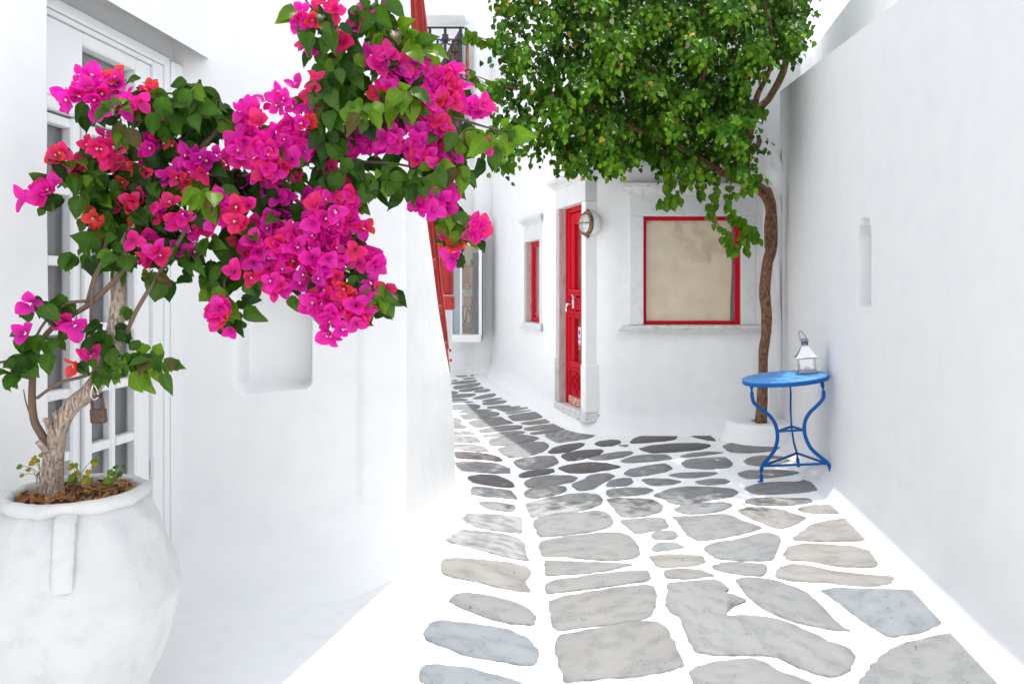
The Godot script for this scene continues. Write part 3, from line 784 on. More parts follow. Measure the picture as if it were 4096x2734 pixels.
func make_right_wall() -> void:
	var t := thing("garden_wall", "tall plain white wall with a small arched niche behind the blue table", "wall", Vector3(2.3, 0, -5.2))
	var path := [Vector2(1.434 - 0.16 * 5.0, -5.0), Vector2(1.434 + 0.16 * 7.42, 7.42)]
	var len_: float = (path[1] as Vector2).distance_to(path[0])
	var k := len_ / 12.42
	var us := span(0.0, len_, 0.05, [(4.58 + 5.0) * k, (4.84 + 5.0) * k])
	var vs := span(-0.05, 3.4, 0.05, [0.02, 0.06, 0.1, 1.30, 1.70, 1.74, 1.78, 1.82])
	wall("wall", t, M.dimmed_whitewash, path, us, vs, 1.0,
		func(u: float, h: float) -> float:
			var z := u / k - 5.0
			var d := flare(h, 0.13, 0.20) + 0.03 * ss(1.2, 0.0, h) * ss(7.6, 5.0, z)
			# arched niche
			var cx := absf(z - 4.71)
			var a := 0.13
			var in_x := clampf((a - cx) / 0.012 + 0.5, 0.0, 1.0)
			var low := clampf((h - 1.30) / 0.012 + 0.5, 0.0, 1.0)
			var high := clampf((1.72 + sqrt(maxf(a * a - cx * cx, 0.0)) * 0.9 - h) / 0.012 + 0.5, 0.0, 1.0)
			return d - 0.10 * in_x * low * high,
		func(u: float) -> float:
			var z := u / k - 5.0
			return 2.475 + 0.117 * maxf(z, 1.0) , 0.35)
	# second, higher wall behind it, and the sunlit sloping shoulder beyond
	var b := thing("stair_parapet", "white parapet rising behind the tall right wall", "parapet", Vector3(3.2, 0, -6.0))
	var path2 := [Vector2(1.95 + 0.16 * 1.0, 1.0), Vector2(1.95 + 0.16 * 8.2, 8.2)]
	var l2: float = (path2[1] as Vector2).distance_to(path2[0])
	wall("wall", b, M.whitewash, path2, span(0.0, l2, 0.12, []), span(-0.05, 4.1, 0.1, []), 1.0,
		func(_u: float, _h: float) -> float: return 0.0,
		func(u: float) -> float: return 4.0 + 0.002 * u, 0.3)
	var c := thing("house_shoulder", "sunlit sloping white shoulder of a house above the right wall", "house", Vector3(3.9, 0, -8.4))
	var st := tris()
	st.set_smooth_group(-1)
	var prof := [Vector2(8.3, 0.0), Vector2(8.3, 4.34), Vector2(8.32, 4.40), Vector2(8.38, 4.45), Vector2(9.4, 5.75), Vector2(10.6, 6.3), Vector2(10.6, 0.0)]
	var x0 := 3.04
	var x1 := 5.6
	for i in prof.size() - 1:
		var a: Vector2 = prof[i]
		var d: Vector2 = prof[i + 1]
		quad(st, Vector3(x0, a.y, -a.x), Vector3(x0, d.y, -d.x), Vector3(x1, d.y, -d.x), Vector3(x1, a.y, -a.x))
	for i in range(1, prof.size() - 1):
		for x in [x0, x1]:
			for p in [prof[0], prof[i], prof[i + 1]]:
				st.add_vertex(Vector3(x, p.y, -p.x))
	put("wall", done(st), M.whitewash, c)

func arc(c: Vector2, r: float, a0: float, a1: float, n: int) -> Array:
	var out := []
	for i in n + 1:
		var a := lerpf(a0, a1, float(i) / n)
		out.append(c + Vector2(cos(a), sin(a)) * r)
	return out

# lane wall of the corner house: t metres from the corner along it
func lane_pt(t: float) -> Vector2:
	return Vector2(0.727 - 0.279 * t, 7.4 + 0.960 * t)

func make_corner_house() -> void:
	var house := thing("corner_house", "white corner house with red door, narrow red window and red-framed shop window", "house", Vector3(1.6, 0, -7.6))
	# lower storey: lane side, rounded corner, front side
	var path := []
	path.append(lane_pt(3.62))
	path.append(lane_pt(0.30))
	# rounded corner
	var a := lane_pt(0.30)
	var b := Vector2(0.727 + 0.30, 7.4)
	var c0 := Vector2(0.727, 7.4)
	for i in range(1, 10):
		var u := i / 10.0
		path.append(a.lerp(c0, u).lerp(c0.lerp(b, u), u))
	path.append(b)
	path.append(Vector2(2.75, 7.4))
	var lane_len := 3.62 - 0.30
	var total := 0.0
	for i in range(1, path.size()):
		total += (path[i] as Vector2).distance_to(path[i - 1])
	var front0 := total - (2.75 - 1.027)   # u where x = 1.027
	var tu := func(t: float) -> float: return 3.62 - t
	var xu := func(x: float) -> float: return front0 + x - 1.027
	var fine := [tu.call(0.105), tu.call(0.775), tu.call(1.435), tu.call(1.985), xu.call(1.265), xu.call(2.25)]
	var us := span(0.0, total, 0.05, fine)
	var vs := span(-0.05, 2.66, 0.05, [0.02, 0.06, 0.19, 1.01, 1.05, 2.0, 2.14, 2.28, 2.63])
	wall("lower_wall", house, M.whitewash, path, us, vs, -1.0,
		func(u: float, h: float) -> float:
			var d := flare(h - ground_h(0, lane_pt(maxf(0.0, 3.62 - u)).y), 0.14, 0.26)
			d += 0.018 * ss(2.40, 2.62, h) * ss(front0 - 0.1, front0 + 0.25, u) - 0.05 * ss(2.60, 2.66, h) * ss(front0 - 0.1, front0 + 0.25, u)
			d -= 0.16 * inside(u, tu.call(0.775), tu.call(0.105), 0.008) * inside(h, 0.185, 2.285, 0.008)
			d -= 0.16 * inside(u, tu.call(1.985), tu.call(1.435), 0.008) * inside(h, 1.005, 2.005, 0.008)
			d -= 0.16 * inside(u, xu.call(1.265), xu.call(2.25), 0.008) * inside(h, 1.05, 2.135, 0.008)
			return d,
		func(_u: float) -> float: return 2.66, 0.7)
	# upper storey, flush over the lane, set back over the front
	var path2 := [lane_pt(3.62), lane_pt(0.62), lane_pt(0.52), lane_pt(0.5) + Vector2(0.06, 0.0), Vector2(3.0, 7.88)]
	var l2 := 0.0
	for i in range(1, path2.size()):
		l2 += (path2[i] as Vector2).distance_to(path2[i - 1])
	wall("upper_wall", house, M.whitewash, path2, span(0.0, l2, 0.08, []), span(2.661, 5.0, 0.08, []), -1.0,
		func(_u: float, h: float) -> float: return 0.01 * ss(2.661, 2.9, h) - 0.012, func(_u: float) -> float: return 5.0, 0.3)
	# red shuttered opening in the shade behind the vine
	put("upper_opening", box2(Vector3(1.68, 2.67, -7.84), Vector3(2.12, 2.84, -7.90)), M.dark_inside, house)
	make_lane_door(house)
	make_lane_window(house)
	make_front_window(house)

func lane_frame(t: float, h: float) -> Transform3D:
	var p := lane_pt(t)
	return Transform3D(Basis(Vector3(0.279, 0, 0.960), Vector3.UP, Vector3(-0.960, 0, 0.279)), Vector3(p.x, h, -p.y))

func frame_node(called: String, parent: Node3D, f: Transform3D) -> Node3D:
	var o := holder(called, parent)
	o.global_transform = f
	return o

func make_lane_door(house: Node3D) -> void:
	# frame: x from the far side (0) towards the viewer (0.66), z out of the wall
	var s := frame_node("door_surround", house, lane_frame(0.77, 0.0))
	var w := 0.66
	place("jamb", box2(Vector3(-0.10, 0.665, -0.15), Vector3(0.0, 2.27, 0.012), 0.006), M.marble_veined, s)
	place("jamb", box2(Vector3(w, 0.18, -0.15), Vector3(w + 0.10, 2.27, 0.012), 0.006), M.whitewash, s)
	place("jamb_base", box2(Vector3(-0.115, 0.20, -0.155), Vector3(0.004, 0.672, 0.022), 0.012), M.marble_veined, s)
	place("jamb_base", box2(Vector3(w - 0.004, 0.20, -0.155), Vector3(w + 0.115, 0.672, 0.022), 0.012), M.whitewash, s)
	place("lintel", box2(Vector3(-0.10, 2.273, -0.15), Vector3(w + 0.10, 2.50, 0.014), 0.006), M.marble, s)
	var st := tris()
	moulding(st, [Vector2(0.0, 2.48), Vector2(0.02, 2.485), Vector2(0.03, 2.51), Vector2(0.055, 2.53), Vector2(0.075, 2.55), Vector2(0.075, 2.585), Vector2(0.0, 2.595)], -0.13, w + 0.13, Transform3D.IDENTITY, 1.0)
	place("cornice", done(st), M.marble_stained, s)
	place("threshold", box2(Vector3(-0.12, 0.10, -0.17), Vector3(w + 0.12, 0.199, 0.03), 0.012), M.marble_stained, s)
	var d := frame_node("door", house, lane_frame(0.77, 0.0))
	var z := -0.075
	place("frame", box2(Vector3(0.002, 0.201, z - 0.06), Vector3(0.045, 2.27, z + 0.012), 0.004), M.red_paint, d)
	place("frame", box2(Vector3(w - 0.045, 0.201, z - 0.06), Vector3(w - 0.002, 2.27, z + 0.012), 0.004), M.red_paint, d)
	place("frame", box2(Vector3(0.046, 2.215, z - 0.06), Vector3(w - 0.046, 2.27, z + 0.010), 0.004), M.red_paint, d)
	# one leaf: stiles, rails, mouldings, two panes, scroll panel
	var x0 := 0.108
	var x1 := w - 0.047
	var p0 := 0.262
	var p1 := 0.462
	for e in [[x0, p0], [p1, x1]]:
		place("stile", box2(Vector3(e[0], 0.222, z - 0.05), Vector3(e[1], 2.208, z - 0.006), 0.003), M.red_paint, d)
	place("stile", box2(Vector3(0.046, 0.203, z - 0.05), Vector3(0.107, 2.214, z + 0.004), 0.004), M.red_paint, d)
	for e in [[0.222, 0.32], [0.545, 0.60], [1.19, 1.33], [2.10, 2.208]]:
		place("rail", box2(Vector3(p0 + 0.001, e[0], z - 0.049), Vector3(p1 - 0.001, e[1], z - 0.008), 0.003), M.red_paint, d)
	var st2 := tris()
	for e in [[0.575, 0.66], [1.13, 1.18], [1.345, 1.41]]:
		place("rail_moulding", box2(Vector3(x0 + 0.015, e[0] + 0.022, z - 0.005), Vector3(x1 - 0.02, e[1], z + 0.020), 0.012), M.red_paint, d)
		place("rail_moulding", box2(Vector3(x0 + 0.004, e[0], z - 0.004), Vector3(x1 - 0.008, e[0] + 0.021, z + 0.032), 0.009), M.red_paint, d)
	for e in [[0.662, 1.128], [1.412, 2.11]]:
		for x in [p0 - 0.03, p0 - 0.008, p1 + 0.008, p1 + 0.03]:
			place("bead", box2(Vector3(x - 0.008, e[0], z - 0.007), Vector3(x + 0.008, e[1], z + 0.010), 0.006), M.red_paint, d)
		place("bead", box2(Vector3(p0 + 0.001, e[1] - 0.02, z - 0.007), Vector3(p1 - 0.001, e[1], z + 0.009), 0.006), M.red_paint, d)
	place("pane", box2(Vector3(p0, 0.60, z - 0.036), Vector3(p1, 1.19, z - 0.031), 0.0), M.clear_glass, d)
	place("pane", box2(Vector3(p0, 1.33, z - 0.036), Vector3(p1, 2.10, z - 0.031), 0.0), M.clear_glass, d)
	place("blind", box2(Vector3(p0 - 0.02, 0.58, z - 0.058), Vector3(p1 + 0.02, 2.12, z - 0.053), 0.0), M.rust_wood, d)
	place("lower_panel", box2(Vector3(p0 - 0.02, 0.31, z - 0.046), Vector3(p1 + 0.02, 0.56, z - 0.02), 0.0), M.red_paint, d)
	for sgn in [-1.0, 1.0]:
		var pts := []
		for i in 22:
			var a := i / 21.0 * TAU * 1.15
			var r := 0.062 * (1.0 - 0.62 * i / 21.0)
			pts.append(Vector3(0.285 + sgn * (0.062 - cos(a) * r * 0.85), 0.43 + sin(a) * r * 1.5, z + 0.002))
		var rr := []
		rr.resize(pts.size())
		rr.fill(0.012)
		st2 = tris()
		tube(st2, pts, rr, 6)
		place("scroll_ornament", done(st2), M.red_paint, d)
	place("kick_board", box2(Vector3(x0 - 0.002, 0.205, z - 0.005), Vector3(x1, 0.29, z + 0.016), 0.01), M.flaked_paint, d)
	# lever handle, key plate and hanging keys
	st = tris()
	tube(st, spline([Vector3(0.205, 1.255, z), Vector3(0.205, 1.255, z + 0.05), Vector3(0.195, 1.25, z + 0.062), Vector3(0.165, 1.215, z + 0.06), Vector3(0.16, 1.175, z + 0.058)], 5), [0.014, 0.014, 0.013, 0.013, 0.013, 0.013, 0.014, 0.015, 0.016, 0.017, 0.018, 0.018, 0.017, 0.016, 0.015, 0.013, 0.012, 0.012, 0.012, 0.011, 0.01], 8)
	cbox(st, Vector3(0.205, 1.255, z - 0.002), Vector3(0.036, 0.09, 0.012), 0.004)
	place("handle", done(st), M.steel, d)
	st = tris()
	for i in 3:
		var pts := []
		for k in 15:
			var a := TAU * k / 14.0
			pts.append(Vector3(0.262 + i * 0.022 + cos(a) * 0.018, 1.335 - i * 0.006 + sin(a) * 0.022, z + 0.03 + 0.01 * sin(a + i)))
		var rr := []
		rr.resize(15)
		rr.fill(0.0028)
		tube(st, pts, rr, 5)
	cbox(st, Vector3(0.268, 1.262, z + 0.034), Vector3(0.018, 0.09, 0.004), 0.001)
	cbox(st, Vector3(0.292, 1.285, z + 0.03), Vector3(0.014, 0.07, 0.004), 0.001)
	tag(place("keys", done(st), M.steel, d), "bunch of keys hanging in the lock")
	# card stickers inside the lower pane
	place("sticker", box2(Vector3(0.275, 0.905, z - 0.0300), Vector3(0.345, 1.02, z - 0.0285), 0.0), M.print_white, d)
	var cyl := CylinderMesh.new()
	cyl.top_radius = 0.026
	cyl.bottom_radius = 0.026
	cyl.height = 0.001
	cyl.radial_segments = 20
	place("sticker_mark", cyl, M.print_purple, d, Transform3D(Basis(Vector3.RIGHT, PI / 2).scaled(Vector3(0.8, 1, 1)), Vector3(0.31, 0.965, z - 0.0278)))
	place("sticker", box2(Vector3(0.275, 0.83, z - 0.0300), Vector3(0.345, 0.90, z - 0.0285), 0.0), M.print_white, d)
	place("sticker_mark", box2(Vector3(0.28, 0.835, z - 0.0283), Vector3(0.34, 0.845, z - 0.0276), 0.0), M.print_purple, d)
	place("sticker_mark", box2(Vector3(0.28, 0.885, z - 0.0283), Vector3(0.34, 0.895, z - 0.0276), 0.0), M.print_purple, d)
	place("sticker", box2(Vector3(0.275, 0.775, z - 0.0300), Vector3(0.345, 0.826, z - 0.0285), 0.0), M.print_purple, d)
	for k in 2:
		place("sticker_mark", cyl, [M.print_red, M.print_orange][k], d, Transform3D(Basis(Vector3.RIGHT, PI / 2).scaled(Vector3(0.75, 0.75, 1)), Vector3(0.30 + 0.02 * k, 0.80, z - 0.0278 + 0.0006 * k)))

func make_lane_window(house: Node3D) -> void:
	var s := frame_node("narrow_window", house, lane_frame(1.975, 0.0))
	var w := 0.53
	place("jamb", box2(Vector3(-0.07, 1.02, -0.15), Vector3(0.0, 1.99, 0.012), 0.005), M.marble_veined, s)
	place("jamb", box2(Vector3(w, 1.02, -0.15), Vector3(w + 0.07, 1.99, 0.012), 0.005), M.marble, s)
	place("lintel", box2(Vector3(-0.07, 1.992, -0.15), Vector3(w + 0.07, 2.20, 0.012), 0.005), M.marble, s)
	var st := tris()
	moulding(st, [Vector2(0.0, 2.19), Vector2(0.02, 2.195), Vector2(0.03, 2.215), Vector2(0.055, 2.235), Vector2(0.065, 2.25), Vector2(0.065, 2.275), Vector2(0.0, 2.285)], -0.09, w + 0.09, Transform3D.IDENTITY, 1.0)
	place("cornice", done(st), M.marble, s)
	st = tris()
	moulding(st, [Vector2(0.0, 0.93), Vector2(0.05, 0.935), Vector2(0.055, 0.955), Vector2(0.035, 0.975), Vector2(0.03, 1.01), Vector2(0.0, 1.018)], -0.08, w + 0.08, Transform3D.IDENTITY, 1.0)
	cbox(st, Vector3(w / 2, 1.005, -0.08), Vector3(w + 0.12, 0.026, 0.14), 0.003)
	place("sill", done(st), M.marble, s)
	var z := -0.06
	place("frame", box2(Vector3(0.002, 1.02, z - 0.05), Vector3(0.075, 1.99, z), 0.004), M.red_paint, s)
	place("frame", box2(Vector3(w - 0.075, 1.02, z - 0.05), Vector3(w - 0.002, 1.99, z), 0.004), M.red_paint, s)
	place("frame", box2(Vector3(0.076, 1.93, z - 0.05), Vector3(w - 0.076, 1.99, z - 0.001), 0.004), M.red_paint, s)
	place("frame", box2(Vector3(0.076, 1.02, z - 0.05), Vector3(w - 0.076, 1.075, z - 0.001), 0.004), M.red_paint, s)
	place("pane", box2(Vector3(0.075, 1.075, z - 0.028), Vector3(w - 0.075, 1.93, z - 0.024), 0.0), M.clear_glass, s)
	place("blind", box2(Vector3(0.06, 1.06, z - 0.048), Vector3(w - 0.06, 1.94, z - 0.044), 0.0), M.rust_wood, s)

func make_front_window(house: Node3D) -> void:
	var s := frame_node("shop_window", house, Transform3D(Basis.IDENTITY, Vector3(1.28, 0, -7.4)))
	var w := 0.957
	var lo := 1.065
	var hi := 2.12
	place("jamb", box2(Vector3(-0.135, lo - 0.002, -0.12), Vector3(0.0, hi, 0.012), 0.005), M.marble, s)
	place("jamb", box2(Vector3(w, lo - 0.002, -0.12), Vector3(w + 0.14, hi, 0.012), 0.005), M.marble, s)
	place("lintel", box2(Vector3(-0.14, hi + 0.002, -0.12), Vector3(w + 0.145, 2.335, 0.016), 0.005), M.marble, s)
	var st := tris()
	moulding(st, [Vector2(0.0, 2.325), Vector2(0.02, 2.33), Vector2(0.025, 2.345), Vector2(0.035, 2.35), Vector2(0.075, 2.385), Vector2(0.085, 2.40), Vector2(0.085, 2.418), Vector2(0.10, 2.422), Vector2(0.10, 2.436), Vector2(0.0, 2.446)], -0.155, w + 0.16, Transform3D.IDENTITY, 1.0)
	place("cornice", done(st), M.marble_stained, s)
	st = tris()
	moulding(st, [Vector2(0.0, 0.998), Vector2(0.095, 1.0), Vector2(0.10, 1.01), Vector2(0.085, 1.018), Vector2(0.06, 1.035), Vector2(0.05, 1.055), Vector2(0.0, 1.062)], -0.16, w + 0.16, Transform3D.IDENTITY, 1.0)
	cbox(st, Vector3(w / 2, 1.05, -0.06), Vector3(w + 0.2, 0.026, 0.13), 0.003)
	place("sill", done(st), M.marble_stained, s)
	var z := -0.035
	place("frame", box2(Vector3(0.003, lo, z - 0.05), Vector3(0.036, hi, z), 0.004), M.red_paint, s)
	place("frame", box2(Vector3(w - 0.05, lo, z - 0.05), Vector3(w - 0.003, hi, z), 0.004), M.red_paint, s)
	place("frame", box2(Vector3(0.037, hi - 0.036, z - 0.05), Vector3(w - 0.051, hi, z - 0.001), 0.004), M.red_paint, s)
	place("frame", box2(Vector3(0.037, lo, z - 0.05), Vector3(w - 0.051, lo + 0.034, z - 0.001), 0.004), M.red_paint, s)
	place("pane", box2(Vector3(0.036, lo + 0.034, z - 0.022), Vector3(w - 0.05, hi - 0.036, z - 0.018), 0.0), M.clear_glass, s)
	# creased paper behind the glass, leaving a dark gap on the right
	var n := 44
	st = tris()
	st.set_smooth_group(0)
	var grid := []
	for i in n + 1:
		var col := []
		for j in n + 1:
			var u := float(i) / n
			var v := float(j) / n
			var x := lerpf(0.015, w - 0.062 - 0.022 * (1.0 - v) - 0.004 * sin(v * 9.0), u)
			var y := lerpf(lo + 0.012, hi - 0.012, v)
			var fold := 0.0
			fold += 0.016 * exp(-pow((u - 0.13 - 0.10 * v) / 0.035, 2.0)) * ss(0.5, 0.1, v)
			fold += 0.018 * exp(-pow((v - 0.05 - 0.28 * absf(u - 0.12)) / 0.03, 2.0)) * ss(0.55, 0.1, u)
			fold += 0.012 * exp(-pow((v - 0.10 + 0.12 * (u - 0.5)) / 0.04, 2.0)) * ss(0.2, 0.4, u) * ss(0.75, 0.5, u)
			fold += 0.006 * plaster_noise.get_noise_2d(u * 180.0, v * 120.0)
			col.append(Vector3(x, y, z - 0.050 + minf(fold, 0.022)))
		grid.append(col)
	for i in n:
		for j in n:
			quad(st, grid[i][j], grid[i][j + 1], grid[i + 1][j + 1], grid[i + 1][j])
	place("paper_blind", done(st), M.paper_blind, s)
	place("dark_backing", box2(Vector3(0.0, lo - 0.01, -0.112), Vector3(w, hi + 0.01, -0.105), 0.0), M.dark_inside, s)

func make_left_house() -> void:
	var house := thing("left_house", "tall white house on the left with wall niche and glazed door", "house", Vector3(-1.5, 0, -3.6))
	# wall along the street up to the door recess
	var ox := func(z: float) -> float: return -1.46 + 0.13 * (z - 3.6)
	var dx := func(z: float) -> float: return -1.60 + 0.13 * (z - 3.6)
	var p1 := [Vector2(ox.call(-5.2), -5.2), Vector2(ox.call(2.55), 2.55), Vector2(ox.call(2.59), 2.59), Vector2(ox.call(2.605) - 0.008, 2.605), Vector2(ox.call(2.61) - 0.03, 2.61), Vector2(dx.call(2.61) - 0.03, 2.63)]
	var l1 := 0.0
	for i in range(1, p1.size()):
		l1 += (p1[i] as Vector2).distance_to(p1[i - 1])
	wall("street_wall", house, M.whitewash, p1, span(0.0, l1, 0.06, [l1 - 0.15, l1 - 0.19]), span(-0.05, 7.0, 0.08, [0.05]), -1.0,
		func(u: float, h: float) -> float: return flare(h, 0.12, 0.2) * ss(l1 - 0.2, l1 - 0.6, u), func(_u: float) -> float: return 7.0, 0.3)
	# wall above the door recess
	var p2 := [Vector2(ox.call(2.605), 2.605), Vector2(ox.call(3.66), 3.66)]
	wall("lintel_wall", house, M.whitewash, p2, span(0.0, (p2[1] as Vector2).distance_to(p2[0]), 0.06, []), span(2.5, 7.0, 0.1, []), -1.0,
		func(_u: float, _h: float) -> float: return -0.004, func(_u: float) -> float: return 7.0, 0.4)
	# back of the recess above the door
	var p4 := [Vector2(dx.call(2.6), 2.6), Vector2(dx.call(3.7), 3.7)]
	wall("recess_wall", house, M.whitewash, p4, span(0.0, (p4[1] as Vector2).distance_to(p4[0]), 0.06, []), span(2.42, 2.6, 0.06, []), -1.0,
		func(_u: float, _h: float) -> float: return -0.01, func(_u: float) -> float: return 2.6, 0.2)
	# wall facing the viewer with its niche, then the side and the rear
	var p3 := [Vector2(-1.66, 3.585), Vector2(-0.60, 3.768), Vector2(-0.55, 3.778), Vector2(-0.53, 3.80), Vector2(-0.522, 3.85), Vector2(-0.36, 4.72), Vector2(-0.348, 4.79), Vector2(-0.36, 4.84), Vector2(-0.41, 4.87), Vector2(-2.9, 5.5)]
	var ls := [0.0]
	for i in range(1, p3.size()):
		ls.append(ls[i - 1] + (p3[i] as Vector2).distance_to(p3[i - 1]))
	var su: float = ls[4]
	var sv: float = ls[6]
	var l3: float = ls[9]
	var fu := func(x: float) -> float: return (x + 1.66) / 1.06 * (ls[1] as float)
	var ua: float = fu.call(-1.312)
	var ub: float = fu.call(-0.987)
	var uc: float = fu.call(-0.745)
	wall("niche_wall", house, M.whitewash, p3, span(0.0, l3, 0.045, [ua, ub, uc, su - 0.05, su, sv, sv + 0.06]), span(-0.05, 7.0, 0.05, [0.34, 0.91, 0.93, 1.36, 1.38]), -1.0,
		func(u: float, h: float) -> Vector2:
			var fk := maxf(0.0, 1.0 - maxf(h, -0.05) / 0.5)
			var d := 0.36 * pow(fk, 5.0) * (1.0 - 0.8 * ss(su - 0.4, su, u))
			# shallow panel above a ledge
			d -= 0.014 * ss(0.26, 0.42, h) * ss(3.2, 3.1, h) * ss(0.02, 0.12, u) * ss(uc + 0.02, uc - 0.035, u)
			# niche with soft corners
			var qx := maxf(absf(u - (ua + ub) / 2) - ((ub - ua) / 2 - 0.035), 0.0)
			var qy := maxf(absf(h - 1.147) - (0.233 - 0.035), 0.0)
			var r := 0.035 - sqrt(qx * qx + qy * qy)
			d -= 0.13 * smoothstep(-0.5, 0.5, r / lerpf(0.07, 0.018, ss(ua + 0.05, ub - 0.05, u)))
			# the far end of the side leans back and swells at its foot
			var f := clampf((u - su) / (sv - su), 0.0, 1.0) * clampf(1.0 - (u - sv) / 2.4, 0.0, 1.0)
			var shift := 0.0
			var hs := [-0.1, 0.5, 0.87, 1.25, 1.85, 3.23, 3.9, 9.0]
			var lean := [0.005, 0.02, 0.048, 0.115, 0.192, 0.316, 0.35, 0.36]
			for i in 7:
				if h >= hs[i] and h < hs[i + 1]:
					shift -= f * lerpf(lean[i], lean[i + 1], (h - hs[i]) / (hs[i + 1] - hs[i]))
			return Vector2(d, shift),
		func(_u: float) -> float: return 6.3, 0.9)
	# glazed double door in the recess: x along the wall away from the viewer
	var f := Transform3D(Basis(Vector3(0.1289, 0, -0.9917), Vector3.UP, Vector3(0.9917, 0, 0.1289)), Vector3(dx.call(2.83), 0.0, -2.83))
	var d := frame_node("glazed_door", house, f)
	var W: Material = M.white_paint
	place("backing", box2(Vector3(-0.45, 0.0, -0.10), Vector3(0.90, 2.6, -0.09), 0.0), M.dark_inside, d)
	# casing on the far side and above
	place("casing", box2(Vector3(0.585, 0.0, -0.08), Vector3(0.66, 2.42, 0.015), 0.006), W, d)
	place("casing", box2(Vector3(0.662, 0.0, -0.08), Vector3(0.70, 2.46, 0.024), 0.008), W, d)
	place("casing", box2(Vector3(0.703, 0.0, -0.08), Vector3(0.80, 2.46, 0.033), 0.010), W, d)
	place("casing", box2(Vector3(-0.4, 2.40, -0.08), Vector3(0.584, 2.42, 0.013), 0.006), W, d)
	place("casing", box2(Vector3(-0.4, 2.422, -0.08), Vector3(0.70, 2.47, 0.022), 0.008), W, d)
	# transom with one pane
	place("transom_bar", box2(Vector3(-0.38, 2.055, -0.06), Vector3(0.584, 2.105, 0.008), 0.006), W, d)
	place("transom_frame", box2(Vector3(-0.38, 2.107, -0.06), Vector3(0.142, 2.399, 0.0), 0.006), W, d)
	place("transom_frame", box2(Vector3(0.475, 2.107, -0.06), Vector3(0.584, 2.399, 0.0), 0.006), W, d)
	place("transom_frame", box2(Vector3(0.143, 2.345, -0.06), Vector3(0.474, 2.399, 0.001), 0.006), W, d)
	place("transom_frame", box2(Vector3(0.143, 2.107, -0.06), Vector3(0.474, 2.135, 0.001), 0.006), W, d)
	place("pane", box2(Vector3(0.14, 2.13, -0.045), Vector3(0.478, 2.35, -0.041), 0.0), M.clear_glass, d)
	place("curtain", box2(Vector3(-0.43, 0.04, -0.075), Vector3(0.58, 2.39, -0.070), 0.0), M.gray_curtain, d)
	# leaves: far (visible) and near (mostly hidden by the wall)
	for leaf in 2:
		var a := 0.15 if leaf == 0 else -0.284
		var b := 0.584 if leaf == 0 else 0.149
		var cols := [[0.205, 0.325], [0.36, 0.48]] if leaf == 0 else [[-0.19, -0.07], [-0.035, 0.085]]
		var xs := [a, cols[0][0], cols[0][1], cols[1][0], cols[1][1], b]
		for k in 3:
			place(["stile", "glazing_bar", "stile"][k], box2(Vector3(xs[k * 2], 0.03, -0.055), Vector3(xs[k * 2 + 1], 2.053, -0.004 if k != 1 else -0.012), 0.008), W, d)
		for cc in cols:
			for y in [0.03, 0.47, 0.735, 0.975, 1.22, 1.48, 1.75, 2.01]:
				place("glazing_bar", box2(Vector3(cc[0] + 0.001, y, -0.053), Vector3(cc[1] - 0.001, y + (0.2 if y < 0.1 else 0.036), -0.010), 0.004), W, d)
			for y in [[0.23, 0.47], [0.506, 0.735], [0.771, 0.975], [1.011, 1.22], [1.256, 1.48], [1.516, 1.75], [1.786, 2.01]]:
				place("pane", box2(Vector3(cc[0], y[0], -0.046), Vector3(cc[1], y[1], -0.042), 0.0), M.clear_glass, d)
	place("meeting_bead", box2(Vector3(0.13, 0.03, -0.003), Vector3(0.168, 2.053, 0.016), 0.008), W, d)
	for y in [0.55, 0.98, 1.45, 1.9]:
		place("hinge", box2(Vector3(0.578, y, -0.001), Vector3(0.594, y + 0.08, 0.022), 0.006), W, d)
	# red door boards at the far corner, following its lean
	var sh := holder("red_shutter", house)
	tag(sh, "weathered red wooden shutter at the far leaning corner")
	for b in [
		[[Vector3(-0.794, 4.026, -4.950), Vector3(-0.708, 4.026, -4.950)], [Vector3(-0.706, 3.286, -4.950), Vector3(-0.626, 3.286, -4.950)], [Vector3(-0.683, 3.061, -4.950), Vector3(-0.603, 3.061, -4.950)], [Vector3(-0.580, 1.864, -4.950), Vector3(-0.521, 1.864, -4.950)], [Vector3(-0.541, 1.548, -4.950), Vector3(-0.489, 1.548, -4.950)], [Vector3(-0.501, 1.246, -4.950), Vector3(-0.454, 1.246, -4.950)], [Vector3(-0.469, 1.007, -4.950), Vector3(-0.424, 1.007, -4.950)], [Vector3(-0.438, 0.854, -4.950), Vector3(-0.407, 0.854, -4.950)]],
		[[Vector3(-0.713, 4.052, -5.000), Vector3(-0.655, 4.052, -5.000)], [Vector3(-0.632, 3.305, -5.000), Vector3(-0.583, 3.305, -5.000)], [Vector3(-0.609, 3.078, -5.000), Vector3(-0.557, 3.078, -5.000)], [Vector3(-0.526, 1.869, -5.000), Vector3(-0.500, 1.869, -5.000)], [Vector3(-0.494, 1.550, -5.000), Vector3(-0.480, 1.550, -5.000)], [Vector3(-0.460, 1.245, -5.000), Vector3(-0.445, 1.245, -5.000)], [Vector3(-0.428, 1.004, -5.000), Vector3(-0.420, 1.004, -5.000)]]]:
		var st := tris()
		st.set_smooth_group(-1)
		var prev := []
		var deep := Vector3(0, 0, -0.05)
		for e in b:
			var ring := [e[0], e[1], e[1] + deep, e[0] + deep]
			if prev:
				for k in 4:
					quad(st, prev[k], prev[(k + 1) % 4], ring[(k + 1) % 4], ring[k])
			else:
				quad(st, ring[0], ring[1], ring[2], ring[3])
			prev = ring
		quad(st, prev[3], prev[2], prev[1], prev[0])
		put("board", done(st), M.old_red_paint, sh)
